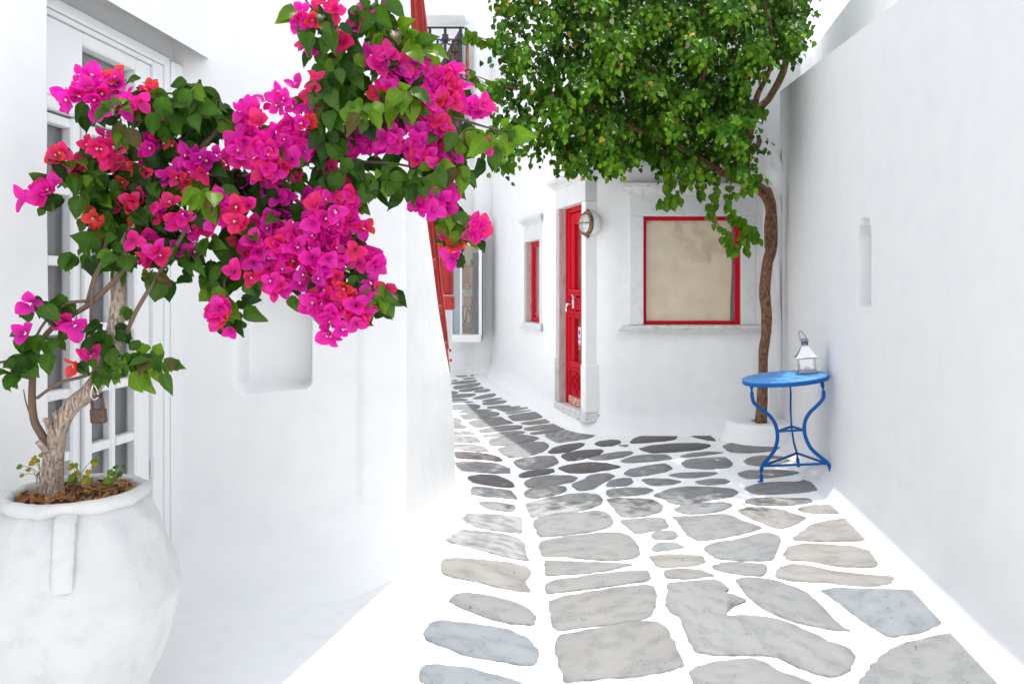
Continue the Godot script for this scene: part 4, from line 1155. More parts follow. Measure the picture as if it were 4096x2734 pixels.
	# three raised mouldings and the stepped hinge blocks
	for q in [[Vector3(-0.754, 3.987, -4.930), Vector3(-0.669, 3.278, -4.930), Vector3(-0.547, 1.862, -4.930), Vector3(-0.465, 1.247, -4.930), Vector3(-0.416, 0.898, -4.930)], [Vector3(-0.725, 3.987, -4.930), Vector3(-0.637, 3.278, -4.930), Vector3(-0.527, 1.862, -4.930), Vector3(-0.456, 1.247, -4.930), Vector3(-0.416, 0.927, -4.930)], [Vector3(-0.677, 4.008, -4.970), Vector3(-0.597, 3.294, -4.970), Vector3(-0.508, 1.866, -4.970), Vector3(-0.448, 1.246, -4.970), Vector3(-0.420, 1.009, -4.970)]]:
		put("moulding", tube_mesh(q, 0.007, 0.004, 6), M.old_red_paint, sh)
	for p in [Vector3(-0.543, 1.847, -4.920), Vector3(-0.509, 1.561, -4.920), Vector3(-0.469, 1.261, -4.920), Vector3(-0.438, 1.024, -4.920)]:
		put("hinge_block", box_mesh(p, Vector3(0.03, 0.07, 0.05), 0.008), M.old_red_paint, sh)
	for p in [Vector3(-0.401, 1.005, -4.900), Vector3(-0.397, 0.941, -4.900)]:
		put("latch", box_mesh(p, Vector3(0.014, 0.02, 0.02), 0.003), M.old_red_paint, sh)

func make_shutter_box() -> void:
	var t := thing("red_shutter_leaf", "dark red panelled wooden shutter box jutting beyond the leaning corner", "shutter", Vector3(-0.470, 1.248, -5.600))
	put("top_board", box2(Vector3(-0.562, 2.123, -5.620), Vector3(-0.470, 1.935, -5.680), 0.008), M.old_red_paint, t)
	put("panel", box2(Vector3(-0.562, 1.926, -5.620), Vector3(-0.450, 1.360, -5.680), 0.008), M.old_red_paint, t)
	put("stile", box2(Vector3(-0.451, 1.920, -5.560), Vector3(-0.436, 1.360, -5.660), 0.008), M.old_red_paint, t)
	put("rail", box2(Vector3(-0.521, 1.657, -5.600), Vector3(-0.451, 1.633, -5.640), 0.004), M.old_red_paint, t)
	put("base_block", box2(Vector3(-0.513, 1.355, -5.540), Vector3(-0.429, 1.249, -5.700), 0.012), M.old_red_paint, t)

func make_added_rear_house() -> void:  # added out of view to cut sky and bounce light from behind
	var t := thing("added_rear_house", "added unseen white house behind the viewer, cutting bounce light", "house", Vector3(0, 0, 6.0))
	wall("wall", t, M.whitewash, [Vector2(3.0, -5.4), Vector2(-3.6, -5.9)], span(0.0, 6.6, 0.3, []), span(-0.05, 5.5, 0.3, []), -1.0,
		func(_u: float, h: float) -> float: return flare(h, 0.1, 0.3), func(_u: float) -> float: return 5.5, 0.4)

func scroll(c: Vector3, r: float, turns: float, start: float, flip: float, thick := 0.011) -> ArrayMesh:
	var pts := []
	var n := 26
	for i in n:
		var f := float(i) / (n - 1)
		var a := start + turns * TAU * f
		var rr := r * (1.0 - 0.7 * f)
		pts.append(c + Vector3(cos(a) * rr * flip, sin(a) * rr, 0))
	var st := tris()
	var rs := []
	rs.resize(n)
	rs.fill(thick)
	tube(st, pts, rs, 5)
	return done(st)

func make_end_house() -> void:
	var house := thing("end_house", "white house closing the lane with balcony and glass display case", "house", Vector3(-1.4, 0.2, -11.2))
	var path := [Vector2(-3.6, 11.1), Vector2(-0.58, 11.1), Vector2(-0.565, 11.09), Vector2(-0.56, 10.97), Vector2(-0.55, 10.95), Vector2(-0.36, 10.95), Vector2(-0.25, 10.97), Vector2(0.3, 11.2)]
	var l := 0.0
	for i in range(1, path.size()):
		l += (path[i] as Vector2).distance_to(path[i - 1])
	wall("wall", house, M.whitewash, path, span(0.0, l, 0.07, []), span(0.0, 6.4, 0.08, []), -1.0,
		func(_u: float, h: float) -> float: return flare(h - 0.235, 0.12, 0.2), func(_u: float) -> float: return 6.4, 0.4)
	put("eave_slab", box2(Vector3(-1.685, 5.291, -10.700), Vector3(-0.651, 5.373, -11.100), 0.03), M.whitewash, house)
	# side of the balcony opening: blue frame, peeling brown jamb
	put("door_jamb", box2(Vector3(-0.670, 4.969, -10.900), Vector3(-0.624, 3.950, -10.960), 0.01), M.rust_wood, house)
	put("door_jamb", box2(Vector3(-0.708, 4.969, -10.900), Vector3(-0.680, 3.950, -10.960), 0.01), M.pale_blue, house)
	# open wooden shutter with a slanting edge
	var st := tris()
	st.set_smooth_group(-1)
	var poly := [Vector3(-0.717, 5.146, -10.850), Vector3(-0.717, 3.438, -10.850), Vector3(-1.135, 3.438, -10.850), Vector3(-1.029, 4.647, -10.850), Vector3(-0.773, 5.109, -10.850)]
	var poly2 := []
	for p in poly:
		poly2.append(p + Vector3(0, 0, -0.06))
	for k in range(1, 4):
		for v in [poly[0], poly[k], poly[k + 1], poly2[0], poly2[k + 1], poly2[k]]:
			st.add_vertex(v)
	for k in 5:
		quad(st, poly[k], poly[(k + 1) % 5], poly2[(k + 1) % 5], poly2[k])
	put("wooden_shutter", done(st), M.weathered_wood, house)
	for k in 12:
		var y := lerpf(5.024, 3.532, k / 11.0)
		var xa := lerpf(-0.784, -1.026, clampf((5.074 - y) / (5.074 - 4.638), 0.0, 1.0)) + 0.02
		put("slat", box2(Vector3(xa, y, -10.82), Vector3(-0.728, y - 0.075, -10.85), 0.006), M.weathered_wood, house)
	put("arched_window", box2(Vector3(-1.079, 5.060, -11.040), Vector3(-1.010, 4.972, -11.120), 0.02), M.pale_blue, house)
	# balcony railing
	var b := holder("balcony", house)
	put("slab", box2(Vector3(-1.740, 2.966, -10.300), Vector3(-0.686, 2.969, -11.060), 0.02), M.whitewash, b)
	put("top_rail", box2(Vector3(-1.635, 5.019, -10.380), Vector3(-0.653, 4.997, -10.420), 0.008), M.iron, b)
	put("bottom_rail", box2(Vector3(-1.635, 3.038, -10.380), Vector3(-0.671, 3.015, -10.420), 0.008), M.iron, b)
	for x in [-1.291, -1.130, -0.920, -0.711]:
		var p := Vector3(x, 4.990, -10.4)
		var q := Vector3(x, 3.024, -10.4)
		put("baluster", tube_mesh([q, p], 0.022, 0.022, 6), M.iron, b)
		st = tris()
		lathe(st, [Vector2(0.0, -0.05), Vector2(0.04, -0.045), Vector2(0.055, 0.0), Vector2(0.035, 0.03), Vector2(0.05, 0.045), Vector2(0.0, 0.05)], 8, Transform3D(Basis.IDENTITY, p + Vector3(0, -0.13, 0)))
		put("collar", done(st), M.iron, b)
		for s in [-1.0, 1.0]:
			put("scroll", scroll(p + Vector3(s * 0.075, -0.17, 0), 0.055, 1.0, PI, s, 0.012), M.iron, b)
			put("scroll", scroll(p + Vector3(s * 0.10, -0.62, 0.005), 0.10, 1.35, PI * 0.9, s, 0.012), M.iron, b)
	put("brace", tube_mesh([Vector3(-0.910, 4.045, -10.420), Vector3(-0.731, 3.536, -10.420)], 0.010, 0.010, 6), M.iron, b)
	var end := 4.990
	put("top_rail", box2(Vector3(-0.655, end, -10.43), Vector3(-0.615, end + 0.035, -11.05), 0.008), M.iron, b)
	# display case on the corner
	var c := holder("display_case", house)
	var z0 := 10.55
	put("frame", box2(Vector3(-0.728, 2.047, -10.550), Vector3(-0.699, 0.757, -10.620), 0.006), M.white_paint, c)
	put("frame", box2(Vector3(-0.467, 2.077, -10.550), Vector3(-0.421, 0.757, -10.620), 0.006), M.white_paint, c)
	put("frame", box2(Vector3(-0.694, 2.077, -10.550), Vector3(-0.471, 2.033, -10.620), 0.006), M.white_paint, c)
	put("frame", box2(Vector3(-0.845, 0.789, -10.500), Vector3(-0.434, 0.681, -10.950), 0.012), M.white_paint, c)
	put("frame", box2(Vector3(-0.845, 2.134, -10.500), Vector3(-0.422, 2.097, -10.950), 0.012), M.white_paint, c)
	put("frame", box2(Vector3(-0.871, 2.060, -10.750), Vector3(-0.846, 0.746, -10.820), 0.006), M.white_paint, c)
	put("side_panel", box2(Vector3(-0.424, 2.052, -10.630), Vector3(-0.424, 0.739, -10.930), 0.002), M.black_strap, c)
	put("pane", box2(Vector3(-0.696, 2.031, -10.580), Vector3(-0.468, 0.784, -10.585), 0.0), M.clear_glass, c)
	var la := Vector3(-0.857, 2.044, -10.800)
	var lb := Vector3(-0.725, 0.783, -10.600)
	var mid := (la + lb) / 2.0
	var dirx := Vector3(lb.x - la.x, 0, lb.z - la.z)
	var pt := Transform3D(Basis(dirx.normalized(), Vector3.UP, dirx.normalized().cross(Vector3.UP)), mid)
	put("pane", box_mesh(Vector3.ZERO, Vector3(dirx.length(), absf(la.y - lb.y), 0.005), 0.0, pt), M.clear_glass, c)
	put("back_panel", box2(Vector3(-0.700, 2.068, -10.880), Vector3(-0.464, 0.741, -10.900), 0.002), M.cream_goods, c)
	put("back_panel", box2(Vector3(-0.877, 2.069, -10.900), Vector3(-0.710, 0.739, -10.930), 0.002), M.pale_blue, c)
	put("wire_grille", box2(Vector3(-0.568, 1.942, -10.860), Vector3(-0.481, 0.767, -10.875), 0.002), M.wire_mesh, c)
	for k in 14:
		var y := lerpf(1.916, 0.863, k / 13.0)
		put("grille_wire", box2(Vector3(-0.567, y, -10.84), Vector3(-0.473, y - 0.018, -10.855), 0.0), M.gray_curtain, c)
	# goods hanging in it
	var bag := thing("canvas_backpack", "tan canvas backpack hanging in the glass display case", "bag", Vector3(-0.655, 1.164, -10.750))
	st = tris()
	cbox(st, (Vector3(-0.710, 1.763, -10.750) + Vector3(-0.599, 1.429, -10.750)) / 2.0, Vector3(0.12, 0.34, 0.09), 0.035)
	put("body", done(st), M.tan_canvas, bag)
	put("flap", box_mesh(Vector3(-0.652, 1.663, -10.700), Vector3(0.125, 0.13, 0.03), 0.014), M.tan_canvas, bag)
	put("pocket", box_mesh(Vector3(-0.645, 1.466, -10.690), Vector3(0.10, 0.10, 0.05), 0.018), M.tan_canvas, bag)
	put("pocket", box_mesh(Vector3(-0.628, 1.244, -10.720), Vector3(0.11, 0.16, 0.06), 0.02), M.tan_canvas, bag)
	put("strap", tube_mesh([Vector3(-0.690, 1.195, -10.720), Vector3(-0.696, 1.023, -10.720), Vector3(-0.659, 0.961, -10.720), Vector3(-0.635, 1.164, -10.720)], 0.010, 0.010, 6), M.black_strap, bag)
	put("strap", tube_mesh([Vector3(-0.566, 1.810, -10.700), Vector3(-0.541, 1.441, -10.700), Vector3(-0.560, 1.196, -10.700), Vector3(-0.578, 0.980, -10.700)], 0.016, 0.020, 6), M.black_strap, bag)
	var bag2 := thing("leather_satchel", "dark brown leather satchel at the foot of the display case", "bag", Vector3(-0.628, 0.795, -10.720))
	put("body", box_mesh(Vector3(-0.635, 0.881, -10.720), Vector3(0.13, 0.15, 0.08), 0.02), M.brown_leather, bag2)
	put("flap", box_mesh(Vector3(-0.637, 0.921, -10.660), Vector3(0.135, 0.08, 0.03), 0.012), M.brown_leather, bag2)
	put("strap", tube_mesh([Vector3(-0.665, 0.961, -10.720), Vector3(-0.628, 1.121, -10.720), Vector3(-0.579, 1.047, -10.720), Vector3(-0.561, 0.795, -10.720)], 0.012, 0.02, 6), M.brown_leather, bag2)
	var bag3 := thing("dark_pouch", "small tan pouch hanging on a strap beside the canvas backpack", "bag", Vector3(-0.576, 1.472, -10.660))
	put("body", box_mesh(Vector3(-0.576, 1.613, -10.660), Vector3(0.055, 0.26, 0.05), 0.02), M.tan_canvas, bag3)
	put("strap", tube_mesh([Vector3(-0.588, 1.735, -10.660), Vector3(-0.570, 1.833, -10.660), Vector3(-0.545, 1.797, -10.660)], 0.008, 0.008, 6), M.black_strap, bag3)
	# air conditioner above the case
	var ac := thing("air_conditioner", "white air conditioner box with dark louvre slats above the display case", "air conditioner", Vector3(-0.609, 2.130, -10.700))
	put("case", box2(Vector3(-0.837, 2.411, -10.550), Vector3(-0.340, 2.160, -10.940), 0.012), M.white_paint, ac)
	for k in 5:
		var y := lerpf(2.379, 2.186, k / 4.0)
		put("slat", box2(Vector3(-0.824, y, -10.535), Vector3(-0.678, y - 0.021, -10.56), 0.0), M.iron, ac)
	# plain houses further round the bend, outside most of the view
	var far := thing("far_house", "plain white house beyond the bend, left of the lane's end", "house", Vector3(-3.8, 0, -9.0))
	put("wall", box2(Vector3(-6.0, 0, -6.9), Vector3(-2.9, 4.2, -13.0), 0.06), M.whitewash, far)

# ---------------------------------------------------------------- objects
func make_wall_lamp() -> void:
	var n := Vector3(-0.92, 0, 0.39).normalized()
	var at := Vector3(0.757, 2.048, -7.400)
	var t := thing("wall_lamp", "round brass bulkhead lamp on the wall beside the red door", "wall lamp", at)
	var x := Vector3.UP.cross(n)
	var f := Transform3D(Basis(x, n, x.cross(n)), at)   # y out of the wall
	var st := tris()
	lathe(st, [Vector2(0.0, -0.075), Vector2(0.10, -0.075), Vector2(0.108, -0.02), Vector2(0.108, 0.02), Vector2(0.10, 0.03), Vector2(0.0, 0.03)], 28, f)
	put("base", done(st), M.white_paint, t)
	st = tris()
	lathe(st, [Vector2(0.088, 0.02), Vector2(0.120, 0.022), Vector2(0.125, 0.036), Vector2(0.118, 0.052), Vector2(0.095, 0.054), Vector2(0.088, 0.02)], 28, f)
	put("rim", done(st), M.brass, t)
	st = tris()
	var prof := []
	for i in 9:
		var a := PI / 2 * i / 8.0
		prof.append(Vector2(0.093 * cos(a), 0.045 + 0.055 * sin(a)))
	lathe(st, prof, 28, f)
	put("glass", done(st), M.frosted_glass, t)
	st = tris()
	lathe(st, [Vector2(0.0, 0.045), Vector2(0.085, 0.035)], 20, f)
	put("reflector", done(st), M.white_paint, t)
	for k in 2:
		var pts := []
		for i in 13:
			var a := PI * i / 12.0
			var across := Vector3(cos(a) * 0.105, 0.050 + 0.062 * sin(a), 0) if k == 0 else Vector3(0, 0.050 + 0.060 * sin(a), cos(a) * 0.105)
			pts.append(f * across)
		var rr := []
		rr.resize(13)
		rr.fill(0.0055)
		st = tris()
		tube(st, pts, rr, 6)
		if k == 0:
			put("guard_bar", done(st), M.brass, t)
	put("hinge_lug", box_mesh(f * Vector3(0.0, 0.02, 0.125), Vector3(0.03, 0.03, 0.03), 0.006), M.brass, t)
	put("hinge_lug", box_mesh(f * Vector3(0.0, 0.02, -0.125), Vector3(0.03, 0.03, 0.03), 0.006), M.brass, t)

func table_frame() -> Transform3D:
	return Transform3D(Basis(Vector3(0, 0, 1), deg_to_rad(6.0)), Vector3(2.075, 0.032, -5.56))

func make_table() -> void:
	var f := table_frame()
	var t := thing("bistro_table", "round blue metal bistro table with three twisted curved legs", "table", f.origin)
	t.transform = f
	var st := tris()
	lathe(st, [Vector2(0.0, 0.738), Vector2(0.292, 0.738), Vector2(0.299, 0.735), Vector2(0.300, 0.728), Vector2(0.300, 0.705), Vector2(0.292, 0.703), Vector2(0.288, 0.722), Vector2(0.0, 0.722)], 64)
	place("tabletop", done(st), M.blue_top, t)
	st = tris()
	lathe(st, [Vector2(0.3005, 0.731), Vector2(0.302, 0.728), Vector2(0.302, 0.704), Vector2(0.300, 0.702), Vector2(0.296, 0.704)], 64)
	place("rim", done(st), M.blue_paint, t)
	var prof := [Vector2(0.268, 0.722), Vector2(0.270, 0.68), Vector2(0.272, 0.62), Vector2(0.262, 0.575), Vector2(0.215, 0.525), Vector2(0.155, 0.47), Vector2(0.118, 0.41), Vector2(0.105, 0.345), Vector2(0.112, 0.28), Vector2(0.140, 0.215), Vector2(0.190, 0.165), Vector2(0.240, 0.125), Vector2(0.262, 0.085), Vector2(0.266, 0.045), Vector2(0.270, 0.006)]
	var knots := []
	for a in [191.0, 317.0, 64.0]:
		var dir := Vector3(cos(deg_to_rad(a)), 0, -sin(deg_to_rad(a)))
		var pts := []
		for p in prof:
			pts.append(dir * p.x + Vector3.UP * p.y)
		pts = spline(pts, 6)
		var tw := []
		for p in pts:
			var y: float = p.y
			tw.append(PI * ss(0.71, 0.60, y) + PI * ss(0.09, 0.015, y))
		st = tris()
		bar(st, pts, dir.cross(Vector3.UP), 0.024, 0.011, tw)
		cbox(st, Vector3(0.28, 0.004, 0), Vector3(0.035, 0.007, 0.024), 0.002, Transform3D(Basis(Vector3.UP, deg_to_rad(a)), Vector3.ZERO))
		place("leg", done(st), M.blue_paint, t)
		knots.append([dir * 0.103 + Vector3.UP * 0.345, dir * 0.246 + Vector3.UP * 0.112])
	for k in 3:
		for lvl in 2:
			var a: Vector3 = knots[k][lvl]
			var b: Vector3 = knots[(k + 1) % 3][lvl]
			st = tris()
			bar(st, [a, b], Vector3.UP, 0.008, 0.016)
			place("stretcher", done(st), M.blue_paint, t)

func make_lantern() -> void:
	var f := table_frame() * Transform3D(Basis(Vector3.UP, deg_to_rad(-16.0)), Vector3(0.188, 0.7385, -0.045))
	var t := thing("lantern", "small silver candle lantern with hammered roof on the blue table", "lantern", f.origin)
	t.transform = f
	place("base", box2(Vector3(-0.064, 0.0, -0.064), Vector3(0.064, 0.020, 0.064), 0.004), M.dark_steel, t)
	for sx in [-1, 1]:
		for sz in [-1, 1]:
			place("post", box_mesh(Vector3(sx * 0.055, 0.066, sz * 0.055), Vector3(0.008, 0.092, 0.008), 0.001), M.dark_steel, t)
	for k in 4:
		var r := Transform3D(Basis(Vector3.UP, k * PI / 2), Vector3.ZERO)
		place("pane", box_mesh(Vector3(0, 0.066, 0.055), Vector3(0.102, 0.09, 0.0015), 0.0, r), M.clear_glass, t)
		place("rail", box_mesh(Vector3(0, 0.110, 0.056), Vector3(0.116, 0.006, 0.006), 0.001, r), M.dark_steel, t)
	# flared pyramid roof
	var st := tris()
	st.set_smooth_group(-1)
	var prof := [Vector2(0.070, 0.112), Vector2(0.079, 0.118), Vector2(0.062, 0.134), Vector2(0.046, 0.158), Vector2(0.034, 0.180), Vector2(0.027, 0.200), Vector2(0.0, 0.200)]
	for i in prof.size() - 1:
		var a: Vector2 = prof[i]
		var b: Vector2 = prof[i + 1]
		for k in 4:
			var c0 := Vector2(1, 1).rotated(k * PI / 2)
			var c1 := Vector2(1, 1).rotated((k + 1) * PI / 2)
			quad(st, Vector3(c0.x * a.x, a.y, c0.y * a.x), Vector3(c0.x * b.x, b.y, c0.y * b.x), Vector3(c1.x * b.x, b.y, c1.y * b.x), Vector3(c1.x * a.x, a.y, c1.y * a.x))
	place("roof", done(st), M.hammered_steel, t)
	st = tris()
	lathe(st, [Vector2(0.024, 0.200), Vector2(0.024, 0.236), Vector2(0.034, 0.238), Vector2(0.034, 0.242), Vector2(0.012, 0.252), Vector2(0.0, 0.254)], 16)
	place("chimney", done(st), M.dark_steel, t)
	st = tris()
	for k in 6:
		var a := TAU * k / 6.0 + 0.3
		cbox(st, Vector3(cos(a) * 0.0235, 0.218, sin(a) * 0.0235), Vector3(0.006, 0.010, 0.006), 0.001)
	place("vent_hole", done(st), M.iron, t)
	var pts := [Vector3(-0.022, 0.236, 0), Vector3(-0.030, 0.262, 0), Vector3(-0.034, 0.29, 0), Vector3(-0.024, 0.312, 0), Vector3(-0.012, 0.308, 0), Vector3(0.004, 0.28, 0), Vector3(0.018, 0.255, 0), Vector3(0.022, 0.236, 0)]
	place("handle", tube_mesh(pts, 0.0045, 0.0045, 8), M.dark_steel, t)
	place("latch", tube_mesh([Vector3(-0.058, 0.062, 0.04), Vector3(-0.075, 0.062, 0.05)], 0.002, 0.002, 6), M.dark_steel, t)
	st = tris()
	lathe(st, [Vector2(0.0, 0.021), Vector2(0.020, 0.021), Vector2(0.022, 0.040), Vector2(0.018, 0.041), Vector2(0.0, 0.036)], 16)
	place("candle_cup", done(st), M.frosted_glass, t)

func make_padlock() -> void:
	var c := Vector3(-1.201, 1.022, -2.200)
	var t := thing("padlock", "rusty brass padlock hanging from a wire ring on the bougainvillea", "padlock", c)
	var r := Transform3D(Basis(Vector3(0, 0, 1), deg_to_rad(4)) * Basis(Vector3.UP, deg_to_rad(-18)), Vector3.ZERO)
	t.transform = Transform3D(r.basis.scaled(Vector3(1.12, 1.12, 1.12)), c)
	place("body", box_mesh(Vector3(0, 0, 0), Vector3(0.047, 0.037, 0.015), 0.003), M.rusty_lock, t)
	place("shackle", tube_mesh([Vector3(-0.019, 0.015, 0), Vector3(-0.019, 0.034, 0), Vector3(-0.011, 0.049, 0), Vector3(0.004, 0.051, 0), Vector3(0.017, 0.040, 0), Vector3(0.018, 0.015, 0)], 0.0036, 0.0036, 8), M.rusty_lock, t)
	var pts := []
	for k in 15:
		var a := TAU * k / 14.0
		pts.append(Vector3(-0.008 + cos(a) * 0.011, 0.062 + sin(a) * 0.020, sin(a * 2.0) * 0.003))
	var st := tris()
	var rr := []
	rr.resize(15)
	rr.fill(0.0014)
	tube(st, pts, rr, 6)
	place("wire_ring", done(st), M.steel, t)

# ---------------------------------------------------------------- leaves and flowers
# broad leaf: tip along +y, face +z; u across, v along
func leaf_mesh(length: float, width: float, fold: float, curl: float, heart := 0.0, wave := 0.0) -> ArrayMesh:
	var st := tris()
	st.set_smooth_group(0)
	var ys := [0.0, 0.10, 0.28, 0.48, 0.68, 0.86, 1.0]
	var ws := [0.18 + heart * 0.5, 0.70, 0.99, 0.96, 0.72, 0.30, 0.0]
	var rows := []
	for i in 7:
		var y: float = ys[i]
		var w: float = ws[i] * width / 2.0
		var z := -curl * y * y * length + 0.03 * length * sin(y * 9.0 + wave * 3.0) * wave
		var back: float = -heart * 0.10 * length if i == 0 else 0.0
		var ripple: float = wave * 0.05 * length * sin(y * 11.0 + wave * 20.0)
		rows.append([Vector3(-w, y * length + back, z + fold * w + ripple), Vector3(-w * 0.5, y * length + back * 0.5, z + fold * w * 0.35), Vector3(0, y * length, z), Vector3(w * 0.5, y * length + back * 0.5, z + fold * w * 0.35), Vector3(w, y * length + back, z + fold * w * 1.1 - ripple)])
	for i in 6:
		for k in 4:
			for e in [[i, k], [i + 1, k], [i + 1, k + 1], [i, k], [i + 1, k + 1], [i, k + 1]]:
				var q: Vector3 = rows[e[0]][e[1]]
				st.set_uv(Vector2(0.5 + q.x / (width * 1.04), q.y / length * 0.94 + 0.04))
				st.set_color(Color.WHITE)
				st.add_vertex(q)
	return done(st)

# midrib and side veins; returns [colour, relief]
func leaf_textures() -> Array:
	var n := 96
	var im := Image.create(n, n, false, Image.FORMAT_RGB8)
	var rel := Image.create(n, n, false, Image.FORMAT_RGB8)
	for x in n:
		for y in n:
			var u := absf((x + 0.5) / n - 0.5) * 2.0
			var v := (y + 0.5) / n
			var rib := exp(-pow(u / 0.035, 2.0)) * (1.0 - v * 0.6)
			var ph := fposmod((v - u * 0.42) * 6.5, 1.0)
			var vein := exp(-pow((ph - 0.5) / 0.085, 2.0)) * (1.0 - u * 0.8)
			var blot := plaster_noise.get_noise_2d(x * 7.0, y * 7.0)
			var g := 0.80 + 0.10 * blot + 0.16 * rib + 0.085 * vein - 0.05 * u
			im.set_pixel(x, y, Color(clampf(g + 0.05 * rib + 0.03 * blot, 0, 1), clampf(g, 0, 1), clampf(g - 0.03, 0, 1)))
			rel.set_pixel(x, y, gray(clampf(0.62 + 0.10 * blot - 0.42 * rib - 0.26 * vein, 0, 1)))
	var papery := Image.create(n, n, false, Image.FORMAT_RGB8)
	for x in n:
		for y in n:
			var u := (x + 0.5) / n - 0.5
			var v := (y + 0.5) / n
			var fan := fposmod(u / (0.12 + 0.5 * v) * 4.0, 1.0)
			var vein := exp(-pow((fan - 0.5) / 0.10, 2.0)) * (1.0 - v * 0.7)
			var g := 0.965 + 0.035 * plaster_noise.get_noise_2d(x * 9.0 + 900.0, y * 9.0) - 0.10 * vein
			papery.set_pixel(x, y, Color(clampf(g + 0.03, 0, 1), clampf(g, 0, 1), clampf(g, 0, 1)))
	return [ImageTexture.create_from_image(im), ImageTexture.create_from_image(rel), ImageTexture.create_from_image(papery)]

# three papery bracts round a tiny pale tube
func flower_mesh(v: int) -> ArrayMesh:
	var r := RandomNumberGenerator.new()
	r.seed = 900 + v
	var st := tris()
	st.set_smooth_group(0)
	for b in 3:
		var open := r.randf_range(0.55, 1.15)      # how far the bract leans out
		var turn := Basis(Vector3(0, 0, 1), TAU * b / 3.0 + r.randf_range(-0.25, 0.25))
		var L := r.randf_range(0.036, 0.044)
		var W := L * r.randf_range(0.82, 1.0)
		var ph := r.randf() * 6.0
		var rows := []
		var ys := [0.0, 0.18, 0.42, 0.68, 0.88, 1.0]
		var ws := [0.22, 0.78, 1.0, 0.82, 0.42, 0.02]
		for i in 6:
			var y: float = ys[i] * L
			var row := []
			for k in 5:
				var s := (k - 2) / 2.0
				var x: float = s * ws[i] * W / 2.0
				# the bract rises, then rolls outwards; edges ripple
				var lean: float = open * (0.55 + 0.55 * ys[i])
				var p := Vector3(x, 0.003 + y * sin(lean), y * cos(lean))
				p.z += absf(s) * absf(s) * 0.007 * (1.0 - ys[i] * 0.6) + sin(ph + ys[i] * 5.0 + s * 4.0) * 0.0022 * absf(s)
				row.append(turn * p)
			rows.append(row)
		for i in 5:
			for k in 4:
				for e in [[i, k], [i + 1, k], [i + 1, k + 1], [i, k], [i + 1, k + 1], [i, k + 1]]:
					var edge := absf(e[1] - 2) / 2.0
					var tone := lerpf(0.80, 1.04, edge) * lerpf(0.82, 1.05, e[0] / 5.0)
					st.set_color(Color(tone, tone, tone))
					st.set_uv(Vector2(0.5 + (e[1] - 2) / 4.2 * ws[e[0]], ys[e[0]] * 0.94 + 0.03))
					st.add_vertex(rows[e[0]][e[1]])
	return done(st)

func tube_flower() -> ArrayMesh:
	var st := tris()
	lathe(st, [Vector2(0.0016, 0.0), Vector2(0.0016, 0.014), Vector2(0.0045, 0.017), Vector2(0.0, 0.0175)], 6, Transform3D(Basis(Vector3.RIGHT, PI / 2), Vector3.ZERO))
	return done(st)

var leaf_shapes := []
var flower_shapes := []
var tube_shape: ArrayMesh
var bush: Node3D
var leaf_list := []
var flower_list := []

func dir_basis(tip: Vector3, face: Vector3) -> Basis:
	var y := tip.normalized()
	var x := y.cross(face).normalized()
	return Basis(x, y, x.cross(y))

func rand_dir() -> Vector3:
	return Vector3(rng.randfn(), rng.randfn(), rng.randfn()).normalized()

func clump(c: Vector3, r: float, nf: int, nl: int, ft: int, lt: int) -> void:
	for i in roundi(nf * (1.4 if c.z < -2.27 else 1.0)):
		var d := rand_dir()
		d.z = absf(d.z) * 0.9 + 0.1
		var rad := r * pow(rng.randf_range(0.15, 1.0), 0.5)
		var p := c + Vector3(d.x * rad, d.y * rad, d.z * minf(rad, 0.06)).limit_length(r)
		var face := (d * 0.55 + Vector3(0, -0.05, 1.0) + rand_dir() * 0.62).normalized()
		flower_list.append([p, face, ft])
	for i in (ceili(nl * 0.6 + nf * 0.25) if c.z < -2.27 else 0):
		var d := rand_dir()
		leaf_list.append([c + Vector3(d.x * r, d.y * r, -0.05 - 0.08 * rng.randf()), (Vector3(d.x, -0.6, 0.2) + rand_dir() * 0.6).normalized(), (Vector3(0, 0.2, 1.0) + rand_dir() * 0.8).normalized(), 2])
	for i in roundi(nl * (1.4 if c.z < -2.27 else 1.5)):
		var d := rand_dir()
		var rad := r * pow(rng.randf(), 0.45)
		var p := c + Vector3(d.x * rad, d.y * rad, d.z * minf(rad, 0.07) + (-0.02 if nf > nl else 0.01))
		var tip := (Vector3(d.x * 0.75, -0.75 + d.y * 0.55, 0.30) + rand_dir() * 0.5).normalized()
		var face := (Vector3(0, 0.35, 1.0) + rand_dir() * 0.65).normalized()
		leaf_list.append([p, tip, face, lt])

